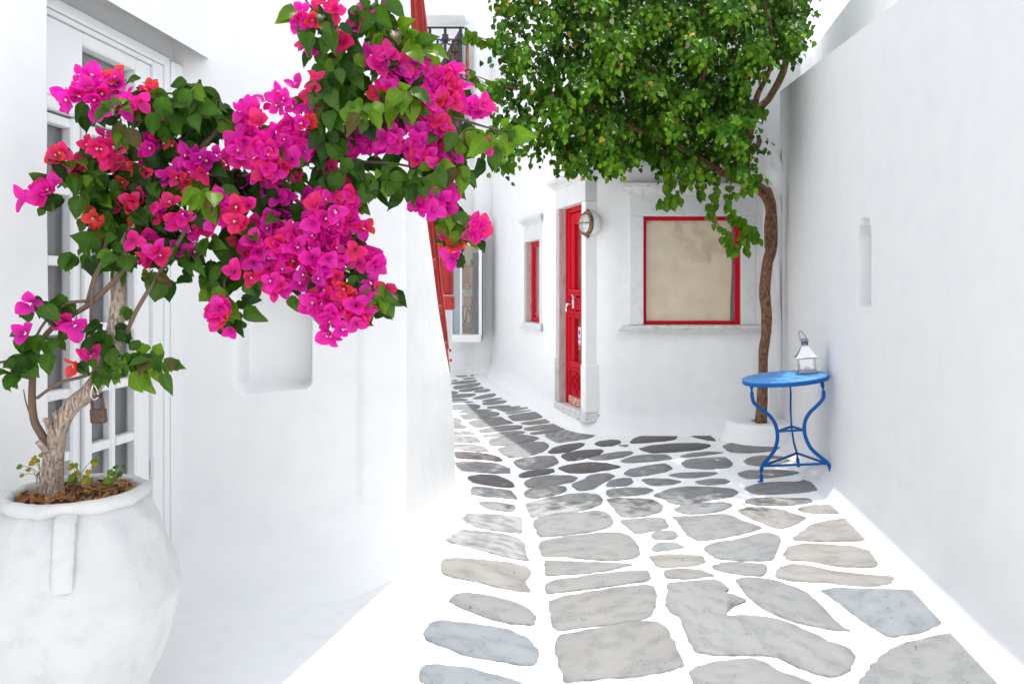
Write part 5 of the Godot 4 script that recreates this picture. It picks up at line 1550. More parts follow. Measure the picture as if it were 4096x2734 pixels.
func make_bougainvillea() -> void:
	bush = thing("bougainvillea", "large magenta bougainvillea growing from the white pot, arching over the lane", "bougainvillea", Vector3(-1.366, 0.805, -2.250))
	put("trunk", tube_mesh([Vector3(-1.368, 0.779, -2.250), Vector3(-1.367, 0.811, -2.250), Vector3(-1.363, 0.876, -2.250), Vector3(-1.356, 0.940, -2.250), Vector3(-1.337, 0.999, -2.250), Vector3(-1.305, 1.046, -2.250), Vector3(-1.253, 1.088, -2.250), Vector3(-1.221, 1.158, -2.270), Vector3(-1.200, 1.262, -2.290), Vector3(-1.200, 1.353, -2.310), Vector3(-1.216, 1.461, -2.340), Vector3(-1.195, 1.571, -2.380), Vector3(-1.153, 1.658, -2.420)], 0.034, 0.014, 14, 0.32, 7), M.pale_bark, bush)
	put("trunk_foot", tube_mesh([Vector3(-1.371, 0.772, -2.250), Vector3(-1.368, 0.801, -2.250), Vector3(-1.366, 0.837, -2.250)], 0.040, 0.030, 14, 0.4, 6), M.pale_bark, bush)
	for b in [
		[[Vector3(-1.367, 0.917, -2.240), Vector3(-1.382, 0.957, -2.230), Vector3(-1.401, 1.010, -2.220), Vector3(-1.406, 1.099, -2.220), Vector3(-1.400, 1.201, -2.230), Vector3(-1.357, 1.277, -2.240), Vector3(-1.265, 1.341, -2.260), Vector3(-1.211, 1.400, -2.280), Vector3(-1.165, 1.473, -2.320)], 0.013, 0.006],
		[[Vector3(-1.391, 1.071, -2.220), Vector3(-1.320, 1.116, -2.210), Vector3(-1.230, 1.144, -2.220), Vector3(-1.174, 1.213, -2.240)], 0.0055, 0.004],
		[[Vector3(-1.249, 1.238, -2.250), Vector3(-1.250, 1.322, -2.250), Vector3(-1.247, 1.406, -2.260), Vector3(-1.235, 1.486, -2.300)], 0.005, 0.004],
		[[Vector3(-1.270, 1.333, -2.260), Vector3(-1.258, 1.419, -2.280), Vector3(-1.245, 1.473, -2.300), Vector3(-1.243, 1.582, -2.340)], 0.007, 0.005],
		[[Vector3(-1.151, 1.257, -2.260), Vector3(-1.122, 1.322, -2.260), Vector3(-1.085, 1.393, -2.270), Vector3(-1.059, 1.473, -2.320), Vector3(-1.018, 1.585, -2.380)], 0.007, 0.006],
		[[Vector3(-1.478, 1.177, -2.180), Vector3(-1.440, 1.189, -2.190), Vector3(-1.402, 1.216, -2.200), Vector3(-1.370, 1.291, -2.220), Vector3(-1.318, 1.345, -2.240), Vector3(-1.259, 1.354, -2.260)], 0.003, 0.005],
		[[Vector3(-1.409, 1.015, -2.220), Vector3(-1.417, 1.056, -2.210), Vector3(-1.425, 1.097, -2.210)], 0.0025, 0.0015],
		[[Vector3(-1.153, 1.658, -2.420), Vector3(-1.094, 1.762, -2.460), Vector3(-1.032, 1.836, -2.480), Vector3(-0.961, 1.926, -2.500), Vector3(-0.904, 1.955, -2.500)], 0.012, 0.006],
		[[Vector3(-0.961, 1.929, -2.480), Vector3(-0.967, 1.967, -2.460), Vector3(-1.015, 2.004, -2.440), Vector3(-1.076, 2.013, -2.420), Vector3(-1.150, 2.008, -2.400)], 0.005, 0.003],
		[[Vector3(-1.163, 1.660, -2.440), Vector3(-1.020, 1.728, -2.520), Vector3(-0.851, 1.780, -2.580), Vector3(-0.703, 1.825, -2.580), Vector3(-0.609, 1.924, -2.560), Vector3(-0.546, 2.051, -2.540), Vector3(-0.477, 2.219, -2.560), Vector3(-0.439, 2.381, -2.600), Vector3(-0.425, 2.730, -2.700)], 0.015, 0.010],
		[[Vector3(-0.697, 1.821, -2.560), Vector3(-0.546, 1.818, -2.540), Vector3(-0.397, 1.807, -2.520), Vector3(-0.310, 1.793, -2.520), Vector3(-0.225, 1.792, -2.540)], 0.006, 0.003],
		[[Vector3(-0.609, 1.924, -2.560), Vector3(-0.466, 1.958, -2.580), Vector3(-0.320, 1.993, -2.600), Vector3(-0.200, 1.978, -2.600), Vector3(-0.096, 1.948, -2.600), Vector3(-0.036, 1.933, -2.600)], 0.008, 0.003],
		[[Vector3(-0.845, 1.777, -2.560), Vector3(-0.707, 1.672, -2.540), Vector3(-0.624, 1.538, -2.500), Vector3(-0.576, 1.423, -2.480), Vector3(-0.543, 1.309, -2.460)], 0.008, 0.004],
		[[Vector3(-0.947, 1.728, -2.520), Vector3(-0.875, 1.608, -2.480), Vector3(-0.910, 1.477, -2.420), Vector3(-0.908, 1.353, -2.380)], 0.005, 0.003],
		[[Vector3(-0.546, 2.051, -2.540), Vector3(-0.573, 2.156, -2.500), Vector3(-0.614, 2.257, -2.460), Vector3(-0.665, 2.320, -2.440), Vector3(-0.687, 2.395, -2.420)], 0.006, 0.003],
		[[Vector3(-0.260, 1.963, -2.600), Vector3(-0.243, 1.810, -2.580), Vector3(-0.227, 1.704, -2.560), Vector3(-0.197, 1.623, -2.560), Vector3(-0.131, 1.571, -2.560)], 0.004, 0.002],
		[[Vector3(-1.094, 1.733, -2.460), Vector3(-1.216, 1.783, -2.420), Vector3(-1.321, 1.767, -2.360), Vector3(-1.380, 1.697, -2.300)], 0.006, 0.003],
		[[Vector3(-1.024, 1.818, -2.460), Vector3(-1.146, 1.909, -2.420), Vector3(-1.226, 1.977, -2.360), Vector3(-1.310, 1.985, -2.340)], 0.006, 0.003],
	]:
		put("branch", tube_mesh(b[0], b[1], b[2], 8, 0.15, 5), M.twig, bush)
	# pruned stubs low on the trunk
	for b in [[[Vector3(-1.357, 0.942, -2.240), Vector3(-1.355, 0.978, -2.220), Vector3(-1.356, 1.002, -2.210), Vector3(-1.364, 1.009, -2.210)], 0.011, 0.010], [[Vector3(-1.344, 0.968, -2.240), Vector3(-1.342, 1.002, -2.230), Vector3(-1.341, 1.030, -2.220)], 0.008, 0.008], [[Vector3(-1.357, 0.899, -2.230), Vector3(-1.367, 0.925, -2.210), Vector3(-1.376, 0.948, -2.200)], 0.010, 0.010]]:
		put("stub", tube_mesh(b[0], b[1], b[2], 9, 0.5, 5), M.pale_bark, bush)
	clump(Vector3(-1.317, 1.982, -2.340), 0.067, 10, 2, 0, 0)
	clump(Vector3(-1.237, 2.011, -2.360), 0.043, 5, 2, 1, 0)
	clump(Vector3(-1.157, 1.962, -2.330), 0.035, 4, 1, 0, 0)
	clump(Vector3(-1.124, 2.002, -2.380), 0.021, 2, 3, 2, 0)
	clump(Vector3(-1.077, 1.990, -2.400), 0.014, 1, 2, 2, 0)
	clump(Vector3(-1.185, 1.907, -2.280), 0.055, 0, 9, 0, 1)
	clump(Vector3(-1.174, 2.034, -2.420), 0.031, 0, 4, 0, 0)
	clump(Vector3(-1.049, 1.978, -2.420), 0.067, 0, 13, 0, 0)
	clump(Vector3(-1.090, 1.950, -2.360), 0.057, 0, 10, 0, 0)
	clump(Vector3(-1.017, 1.974, -2.460), 0.057, 0, 9, 0, 0)
	clump(Vector3(-1.094, 1.903, -2.460), 0.071, 2, 10, 1, 2)
	clump(Vector3(-1.029, 2.032, -2.440), 0.036, 0, 5, 0, 0)
	clump(Vector3(-0.975, 1.962, -2.480), 0.037, 0, 6, 0, 0)
	clump(Vector3(-1.274, 1.821, -2.360), 0.046, 5, 4, 1, 0)
	clump(Vector3(-1.373, 1.783, -2.300), 0.019, 2, 2, 1, 0)
	clump(Vector3(-1.344, 1.779, -2.330), 0.047, 0, 7, 0, 0)
	clump(Vector3(-1.321, 1.757, -2.360), 0.043, 4, 5, 2, 0)
	clump(Vector3(-1.382, 1.650, -2.260), 0.065, 9, 1, 0, 0)
	clump(Vector3(-1.375, 1.688, -2.280), 0.024, 2, 2, 2, 0)
	clump(Vector3(-1.314, 1.706, -2.360), 0.046, 0, 8, 0, 0)
	clump(Vector3(-1.257, 1.756, -2.420), 0.067, 3, 9, 2, 2)
	clump(Vector3(-1.130, 1.828, -2.400), 0.036, 4, 2, 0, 0)
	clump(Vector3(-1.193, 1.762, -2.460), 0.071, 3, 10, 2, 2)
	clump(Vector3(-0.804, 1.903, -2.460), 0.102, 17, 2, 0, 0)
	clump(Vector3(-0.868, 1.861, -2.460), 0.057, 6, 2, 0, 0)
	clump(Vector3(-0.734, 1.832, -2.460), 0.059, 7, 1, 0, 0)
	clump(Vector3(-0.784, 1.780, -2.440), 0.050, 5, 2, 0, 0)
	clump(Vector3(-0.982, 1.803, -2.420), 0.053, 7, 2, 3, 2)
	clump(Vector3(-1.021, 1.721, -2.420), 0.036, 3, 4, 2, 0)
	clump(Vector3(-1.076, 1.749, -2.420), 0.028, 2, 3, 1, 0)
	clump(Vector3(-1.059, 1.626, -2.380), 0.044, 4, 3, 1, 0)
	clump(Vector3(-1.118, 1.644, -2.380), 0.019, 1, 3, 1, 0)
	clump(Vector3(-0.873, 1.638, -2.360), 0.065, 9, 3, 1, 0)
	clump(Vector3(-0.920, 1.664, -2.300), 0.048, 0, 7, 0, 1)
	clump(Vector3(-0.960, 1.539, -2.400), 0.036, 2, 4, 1, 0)
	clump(Vector3(-0.859, 1.718, -2.560), 0.088, 3, 12, 3, 2)
	clump(Vector3(-0.955, 1.760, -2.540), 0.073, 2, 10, 2, 2)
	clump(Vector3(-0.764, 1.718, -2.560), 0.081, 4, 10, 3, 2)
	clump(Vector3(-0.697, 1.674, -2.560), 0.074, 3, 9, 3, 2)
	clump(Vector3(-0.701, 1.989, -2.420), 0.047, 5, 1, 0, 0)
	clump(Vector3(-0.634, 1.980, -2.440), 0.031, 3, 2, 1, 0)
	clump(Vector3(-0.612, 2.035, -2.400), 0.019, 2, 2, 2, 0)
	clump(Vector3(-0.679, 1.920, -2.440), 0.042, 5, 1, 0, 0)
	clump(Vector3(-0.686, 1.858, -2.520), 0.058, 2, 9, 3, 2)
	clump(Vector3(-0.604, 1.616, -2.420), 0.058, 8, 3, 0, 0)
	clump(Vector3(-0.679, 1.534, -2.440), 0.065, 9, 2, 0, 0)
	clump(Vector3(-0.755, 1.578, -2.460), 0.064, 6, 4, 3, 0)
	clump(Vector3(-0.749, 1.499, -2.440), 0.056, 8, 2, 0, 0)
	clump(Vector3(-0.819, 1.527, -2.440), 0.048, 6, 3, 1, 0)
	clump(Vector3(-0.868, 1.578, -2.460), 0.051, 3, 5, 1, 2)
	clump(Vector3(-0.743, 1.415, -2.420), 0.050, 7, 1, 0, 0)
	clump(Vector3(-0.686, 1.464, -2.440), 0.048, 6, 1, 1, 0)
	clump(Vector3(-0.604, 1.519, -2.420), 0.061, 8, 2, 0, 0)
	clump(Vector3(-0.611, 1.422, -2.420), 0.061, 8, 2, 3, 0)
	clump(Vector3(-0.543, 1.493, -2.460), 0.062, 6, 4, 1, 2)
	clump(Vector3(-0.526, 1.686, -2.480), 0.048, 6, 1, 1, 0)
	clump(Vector3(-0.516, 1.594, -2.480), 0.043, 5, 2, 1, 0)
	clump(Vector3(-0.466, 1.481, -2.500), 0.043, 8, 0, 0, 0)
	clump(Vector3(-0.448, 1.401, -2.480), 0.031, 3, 3, 1, 0)
	clump(Vector3(-0.553, 1.408, -2.440), 0.050, 4, 4, 2, 2)
	clump(Vector3(-0.611, 1.345, -2.420), 0.036, 5, 1, 0, 0)
	clump(Vector3(-0.562, 1.290, -2.420), 0.047, 6, 0, 0, 0)
	clump(Vector3(-0.508, 1.316, -2.460), 0.051, 7, 1, 1, 0)
	clump(Vector3(-0.538, 1.359, -2.440), 0.042, 4, 2, 2, 2)
	clump(Vector3(-0.472, 1.352, -2.460), 0.034, 4, 1, 0, 0)
	clump(Vector3(-0.433, 1.377, -2.460), 0.025, 0, 4, 0, 1)
	clump(Vector3(-0.943, 1.442, -2.400), 0.036, 0, 6, 0, 0)
	clump(Vector3(-0.933, 1.394, -2.380), 0.025, 0, 5, 0, 1)
	clump(Vector3(-0.854, 1.456, -2.420), 0.056, 2, 8, 1, 0)
	clump(Vector3(-0.880, 1.315, -2.360), 0.052, 7, 2, 1, 0)
	clump(Vector3(-0.897, 1.353, -2.360), 0.022, 1, 3, 1, 1)
	clump(Vector3(-1.263, 1.528, -2.340), 0.059, 1, 9, 2, 0)
	clump(Vector3(-1.192, 1.487, -2.320), 0.045, 0, 7, 0, 0)
	clump(Vector3(-1.284, 1.613, -2.380), 0.055, 2, 9, 2, 0)
	clump(Vector3(-1.202, 1.616, -2.420), 0.067, 2, 10, 2, 2)
	clump(Vector3(-1.229, 1.679, -2.420), 0.056, 2, 8, 2, 2)
	clump(Vector3(-1.164, 1.546, -2.400), 0.050, 1, 7, 1, 0)
	clump(Vector3(-1.074, 1.532, -2.400), 0.050, 2, 8, 1, 0)
	clump(Vector3(-1.026, 1.490, -2.400), 0.036, 1, 5, 0, 0)
	clump(Vector3(-1.079, 1.484, -2.320), 0.032, 4, 2, 1, 0)
	clump(Vector3(-1.153, 1.529, -2.300), 0.011, 1, 0, 1, 0)
	clump(Vector3(-1.079, 1.420, -2.300), 0.032, 0, 6, 0, 3)
	clump(Vector3(-1.337, 1.508, -2.340), 0.030, 0, 4, 0, 3)
	clump(Vector3(-1.165, 1.705, -2.460), 0.062, 2, 9, 1, 2)
	clump(Vector3(-0.665, 2.270, -2.440), 0.050, 5, 3, 1, 0)
	clump(Vector3(-0.602, 2.296, -2.460), 0.031, 3, 2, 2, 0)
	clump(Vector3(-0.498, 2.278, -2.520), 0.023, 2, 1, 0, 0)
	clump(Vector3(-0.547, 2.188, -2.480), 0.026, 2, 1, 1, 0)
	clump(Vector3(-0.604, 2.228, -2.420), 0.056, 0, 7, 0, 0)
	clump(Vector3(-0.647, 2.192, -2.480), 0.043, 3, 3, 0, 0)
	clump(Vector3(-0.473, 2.322, -2.540), 0.070, 0, 14, 0, 0)
	clump(Vector3(-0.552, 2.141, -2.500), 0.052, 0, 9, 0, 0)
	clump(Vector3(-0.396, 2.248, -2.560), 0.062, 0, 14, 0, 1)
	clump(Vector3(-0.406, 2.196, -2.580), 0.065, 0, 14, 0, 1)
	clump(Vector3(-0.325, 2.181, -2.580), 0.053, 0, 12, 0, 1)
	clump(Vector3(-0.433, 2.152, -2.520), 0.035, 4, 2, 0, 0)
	clump(Vector3(-0.381, 2.148, -2.560), 0.026, 2, 2, 3, 0)
	clump(Vector3(-0.583, 2.078, -2.480), 0.051, 0, 8, 0, 0)
	clump(Vector3(-0.567, 1.997, -2.440), 0.065, 0, 10, 0, 0)
	clump(Vector3(-0.484, 1.968, -2.380), 0.057, 0, 9, 0, 1)
	clump(Vector3(-0.583, 1.922, -2.480), 0.066, 0, 10, 0, 2)
	clump(Vector3(-0.529, 1.797, -2.460), 0.045, 0, 7, 0, 2)
	clump(Vector3(-0.590, 1.774, -2.540), 0.053, 2, 7, 2, 2)
	clump(Vector3(-0.426, 2.049, -2.520), 0.041, 5, 2, 0, 0)
	clump(Vector3(-0.371, 2.088, -2.540), 0.041, 2, 4, 3, 0)
	clump(Vector3(-0.325, 2.129, -2.580), 0.030, 3, 2, 0, 0)
	clump(Vector3(-0.275, 2.064, -2.600), 0.033, 3, 2, 1, 0)
	clump(Vector3(-0.220, 2.106, -2.620), 0.045, 7, 1, 0, 0)
	clump(Vector3(-0.194, 2.061, -2.620), 0.036, 4, 0, 0, 0)
	clump(Vector3(-0.394, 1.986, -2.500), 0.049, 0, 8, 0, 0)
	clump(Vector3(-0.352, 2.009, -2.460), 0.042, 0, 7, 0, 1)
	clump(Vector3(-0.315, 1.991, -2.560), 0.047, 5, 3, 0, 0)
	clump(Vector3(-0.233, 2.034, -2.600), 0.045, 5, 3, 1, 0)
	clump(Vector3(-0.123, 2.023, -2.620), 0.042, 6, 0, 1, 0)
	clump(Vector3(-0.502, 1.888, -2.540), 0.058, 9, 1, 3, 0)
	clump(Vector3(-0.400, 1.894, -2.540), 0.061, 9, 1, 0, 0)
	clump(Vector3(-0.322, 1.888, -2.560), 0.050, 6, 1, 0, 0)
	clump(Vector3(-0.258, 1.929, -2.580), 0.042, 5, 3, 1, 0)
	clump(Vector3(-0.305, 1.830, -2.540), 0.029, 3, 2, 0, 0)
	clump(Vector3(-0.206, 1.854, -2.580), 0.033, 3, 2, 0, 0)
	clump(Vector3(-0.236, 1.884, -2.580), 0.039, 2, 3, 2, 0)
	clump(Vector3(-0.168, 1.913, -2.560), 0.047, 0, 7, 0, 1)
	clump(Vector3(-0.094, 1.895, -2.560), 0.047, 1, 6, 2, 1)
	clump(Vector3(-0.039, 1.911, -2.580), 0.042, 0, 6, 0, 1)
	clump(Vector3(-0.416, 1.762, -2.460), 0.045, 0, 8, 0, 0)
	clump(Vector3(-0.458, 1.755, -2.460), 0.028, 0, 5, 0, 0)
	clump(Vector3(-0.366, 1.762, -2.460), 0.034, 0, 6, 0, 0)
	clump(Vector3(-0.303, 1.748, -2.460), 0.037, 0, 6, 0, 0)
	clump(Vector3(-0.243, 1.789, -2.500), 0.037, 1, 6, 2, 1)
	clump(Vector3(-0.181, 1.789, -2.540), 0.026, 0, 4, 0, 1)
	clump(Vector3(-0.247, 1.716, -2.540), 0.050, 6, 1, 0, 0)
	clump(Vector3(-0.290, 1.664, -2.500), 0.037, 6, 0, 0, 0)
	clump(Vector3(-0.224, 1.674, -2.560), 0.032, 3, 2, 0, 0)
	clump(Vector3(-0.205, 1.627, -2.560), 0.024, 0, 5, 0, 1)
	clump(Vector3(-0.182, 1.589, -2.560), 0.024, 0, 4, 0, 1)
	clump(Vector3(-0.115, 1.589, -2.560), 0.032, 5, 0, 0, 0)
	clump(Vector3(-0.197, 1.515, -2.560), 0.021, 2, 1, 0, 0)
	clump(Vector3(-0.237, 1.568, -2.560), 0.012, 1, 1, 2, 0)
	clump(Vector3(-1.409, 1.346, -2.220), 0.010, 1, 1, 0, 0)
	clump(Vector3(-1.299, 1.290, -2.240), 0.026, 3, 2, 0, 0)
	clump(Vector3(-1.409, 1.260, -2.200), 0.018, 1, 2, 0, 0)
	clump(Vector3(-1.409, 1.171, -2.200), 0.033, 0, 5, 0, 0)
	clump(Vector3(-1.355, 1.233, -2.220), 0.036, 0, 6, 0, 0)
	clump(Vector3(-1.358, 1.342, -2.220), 0.026, 0, 4, 0, 0)
	clump(Vector3(-1.461, 1.154, -2.180), 0.025, 0, 4, 0, 0)
	clump(Vector3(-1.330, 1.348, -2.260), 0.023, 0, 3, 0, 0)
	clump(Vector3(-1.207, 1.257, -2.260), 0.047, 0, 11, 0, 2)
	clump(Vector3(-1.209, 1.187, -2.240), 0.044, 2, 8, 1, 0)
	clump(Vector3(-1.105, 1.152, -2.200), 0.033, 0, 4, 0, 1)
	clump(Vector3(-1.017, 1.171, -2.200), 0.040, 0, 8, 0, 1)
	clump(Vector3(-1.087, 1.213, -2.240), 0.044, 0, 8, 0, 0)
	clump(Vector3(-1.250, 1.174, -2.200), 0.010, 1, 1, 1, 0)
	clump(Vector3(-1.135, 1.335, -2.260), 0.010, 0, 1, 0, 0)
	for i in 8:
		leaf_shapes.append(leaf_mesh(1.0, [0.74, 0.80, 0.66, 0.78, 0.84, 0.70, 0.76, 0.62][i], [0.35, 0.2, 0.7, 0.3, 0.12, 0.95, -0.15, 0.5][i], [0.15, 0.35, 0.05, 0.5, 0.2, 0.1, 0.3, 0.65][i], 0.25, [0.3, 0.8, 0.5, 1.0, 0.6, 0.2, 0.9, 0.7][i]))
	for i in 8:
		flower_shapes.append(flower_mesh(i))
	tube_shape = tube_flower()
	# the nearest leaves and flowers are pieces of their own, those deeper in are one mass each
	leaf_list.sort_custom(func(a, b): return a[0].z > b[0].z)
	flower_list.sort_custom(func(a, b): return a[0].z > b[0].z)
	var rest := []
	for i in leaf_list.size():
		var e = leaf_list[i]
		var s := rng.randf_range(0.040, 0.080) * (0.82 if e[0].z > -2.3 else 1.0)
		var tone: int = e[3]
		var k := rng.randf()
		if tone == 0:
			tone = 4 if k < 0.2 else (2 if k < 0.4 else (1 if k < 0.47 else 0))
		elif tone == 1:
			tone = 4 if k < 0.25 else (3 if k < 0.35 else 1)
			s *= 1.05
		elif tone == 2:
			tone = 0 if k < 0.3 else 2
		elif tone == 3:
			tone = 3 if k < 0.5 else 4
		var t := Transform3D(dir_basis(e[1], e[2]).scaled_local(Vector3(s, s, s)), e[0])
		if i < 298:
			var o := place("leaf", leaf_shapes[rng.randi() % 8], M["leaf_%d" % tone], bush)
			o.global_transform = t
		else:
			rest.append([t, tone])
	many("foliage", rest, leaf_shapes[3], ["leaf_0", "leaf_1", "leaf_2", "leaf_3", "leaf_4", "leaf_5"], bush)
	rest = []
	for i in flower_list.size():
		var e = flower_list[i]
		var s := rng.randf_range(0.82, 1.2)
		var tone: int = e[2]
		var k := rng.randf()
		if tone == 0:
			tone = 4 if k < 0.2 else (1 if k < 0.28 else (2 if k < 0.30 else 0))
		elif tone == 1:
			tone = 0 if k < 0.35 else (4 if k < 0.62 else (2 if k < 0.70 else 1))
		elif tone == 2:
			tone = 1 if k < 0.55 else (4 if k < 0.7 else 2)
			s *= 0.85
		elif tone == 3:
			tone = 0 if k < 0.4 else (1 if k < 0.5 else 3)
		var up := rand_dir()
		var f: Vector3 = e[1]
		var x := up.cross(f).normalized()
		var t := Transform3D(Basis(x, f.cross(x), f).scaled_local(Vector3(s, s, s)), e[0])
		if i < 298:
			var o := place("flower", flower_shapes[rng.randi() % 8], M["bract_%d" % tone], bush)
			o.global_transform = t
			if k > 0.6:
				place("floret", tube_shape, M.flower_tube, o)
		else:
			rest.append([t, tone])
	many("flower_mass", rest, flower_shapes[2], ["bract_0", "bract_1", "bract_2", "bract_3", "bract_4"], bush)

# many alike pieces in one mesh with one surface per material, marked as stuff
func many(called: String, list: Array, shape: ArrayMesh, mats: Array, parent: Node3D) -> void:
	var mesh := ArrayMesh.new()
	for k in mats.size():
		var st := SurfaceTool.new()
		var any := false
		for e in list:
			if e[1] == k:
				st.append_from(shape, 0, e[0])
				any = true
		if any:
			st.set_material(M[mats[k]])
			st.commit(mesh)
	var o := MeshInstance3D.new()
	o.name = called
	o.mesh = mesh
	o.set_meta("kind", "stuff")
	parent.add_child(o, true)
	o.global_transform = Transform3D.IDENTITY

func make_pot() -> void:
	var c := Vector3(-1.292, 0.798, -2.250)
	c.y = 0.0
	var pot := thing("pot", "big whitewashed clay jar with strap handle holding the bougainvillea", "pot", c)
	var prof := spline([Vector2(0.0, 0.0), Vector2(0.12, 0.0), Vector2(0.135, 0.03), Vector2(0.175, 0.12), Vector2(0.2185, 0.220), Vector2(0.2405, 0.273), Vector2(0.268, 0.348), Vector2(0.288, 0.418), Vector2(0.300, 0.467), Vector2(0.302, 0.493), Vector2(0.278, 0.569), Vector2(0.2457, 0.644), Vector2(0.2185, 0.714), Vector2(0.192, 0.755), Vector2(0.178, 0.768)], 3)
	for i in prof.size():
		prof[i] = Vector2(prof[i].x * lerpf(0.945, 0.985, ss(0.5, 0.75, prof[i].y)), prof[i].y)
	var st := tris()
	lathe(st, prof, 72, Transform3D.IDENTITY, 0.012)
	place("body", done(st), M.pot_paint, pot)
	st = tris()
	lathe(st, spline([Vector2(0.180, 0.757), Vector2(0.190, 0.768), Vector2(0.194, 0.782), Vector2(0.190, 0.796), Vector2(0.180, 0.801), Vector2(0.170, 0.798), Vector2(0.165, 0.785), Vector2(0.163, 0.73)], 3), 72, Transform3D.IDENTITY, 0.014)
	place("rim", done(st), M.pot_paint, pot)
	# strap handle on the side facing the lane
	st = tris()
	var a := deg_to_rad(68.0)
	var dir := Vector3(cos(a), 0, sin(a))
	var hp := []
	for p in [Vector2(0.186, 0.765), Vector2(0.206, 0.755), Vector2(0.218, 0.735), Vector2(0.231, 0.69), Vector2(0.243, 0.65), Vector2(0.251, 0.61), Vector2(0.252, 0.58)]:
		hp.append(dir * p.x + Vector3.UP * p.y)
	hp = spline(hp, 4)
	st.set_smooth_group(0)
	var side_dir := dir.cross(Vector3.UP)
	var ring0 := []
	for i in hp.size():
		var ring := []
		var along: Vector3 = (hp[mini(i + 1, hp.size() - 1)] - hp[maxi(i - 1, 0)]).normalized()
		var out_dir := side_dir.cross(along).normalized()
		for k in 10:
			var an := TAU * k / 10.0
			var wob := 1.0 + 0.12 * plaster_noise.get_noise_3d(i * 22.0, k * 30.0, 4.0)
			ring.append(hp[i] + side_dir * cos(an) * 0.028 * wob + out_dir * sin(an) * 0.011 * wob)
		if ring0:
			for k in 10:
				quad(st, ring0[k], ring0[(k + 1) % 10], ring[(k + 1) % 10], ring[k])
		ring0 = ring
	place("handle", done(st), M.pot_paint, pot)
	# soil with litter
	var soil := thing("pot_soil", "dark soil and dead brown leaf litter in the white jar", "soil", c + Vector3(0, 0.765, 0), "", "stuff")
	st = tris()
	lathe(st, [Vector2(0.163, -0.012), Vector2(0.12, 0.008), Vector2(0.07, 0.012), Vector2(0.0, 0.016)], 40, Transform3D.IDENTITY, 0.012)
	place("soil", done(st), M.soil, soil)
	var dead := leaf_mesh(1.0, 0.7, 0.7, 0.6)
	var list := []
	for i in 330:
		var ang := rng.randf() * TAU
		var r := 0.158 * sqrt(rng.randf())
		var p := c + Vector3(cos(ang) * r, 0.772 + rng.randf() * 0.016, sin(ang) * r)
		var s := rng.randf_range(0.012, 0.026)
		list.append([Transform3D(dir_basis(rand_dir() + Vector3(0, 0.1, 0), Vector3(0, 1, 0.3) + rand_dir()).scaled_local(Vector3(s, s, s)), p), 0 if rng.randf() < 0.8 else 1])
	many("dead_leaves", list, dead, ["dead_leaf", "straw"], soil)
	st = tris()
	for i in 70:
		var ang := rng.randf() * TAU
		var r := 0.155 * sqrt(rng.randf())
		var p := Vector3(cos(ang) * r, 0.012 + rng.randf() * 0.014, sin(ang) * r)
		var d := rand_dir() * rng.randf_range(0.03, 0.07)
		d.y = absf(d.y) * 0.25
		var q := [p, p + d * 0.5 + Vector3(0, 0.008, 0), p + d]
		tube(st, spline(q, 3), [0.0011, 0.0011, 0.0011, 0.0011, 0.0011, 0.0011, 0.0008], 4)
	place("straw", done(st), M.straw, soil).set_meta("kind", "stuff")
	# little clover-like weeds round the trunk
	var round_leaf := leaf_mesh(1.0, 1.0, 0.15, 0.25, 1.0)
	var labels := ["small yellowing weed at the left rim behind the trunk", "small weed with yellow leaves just right of the trunk", "green weed sprout at the right side of the soil"]
	var spots := [[Vector3(-1.420, 0.812, -2.300), 9, -0.6], [Vector3(-1.275, 0.834, -2.220), 14, 0.3], [Vector3(-1.190, 0.826, -2.240), 8, 0.5]]
	for k in 3:
		var w := thing("weed", labels[k], "weed", spots[k][0])
		for i in spots[k][1]:
			var b: Vector3 = spots[k][0] + Vector3(rng.randf_range(-0.025, 0.025), -0.01, rng.randf_range(-0.03, 0.03))
			var tip := b + Vector3(spots[k][2] * rng.randf_range(0.0, 0.09) + rng.randf_range(-0.03, 0.03), rng.randf_range(0.02, 0.075) * (1.25 if k == 0 else 0.85), rng.randf_range(-0.02, 0.03))
			put("stem", tube_mesh([b, b.lerp(tip, 0.5) + Vector3(0.005, 0.012, 0), tip], 0.0012, 0.0008, 5, 0.0, 3), M.green_stem, w)
			var s := rng.randf_range(0.013, 0.022)
			var o := place("leaf", round_leaf, M[["leaf_5", "leaf_1", "leaf_0"][(rng.randi() % 2 + (0 if k < 2 else 1))]], w)
			o.global_transform = Transform3D(dir_basis(Vector3(rng.randf_range(-1, 1), -0.4, 0.6), Vector3(rng.randf_range(-0.5, 0.5), 0.7, 0.7)).scaled_local(Vector3(s, s, s)), tip)

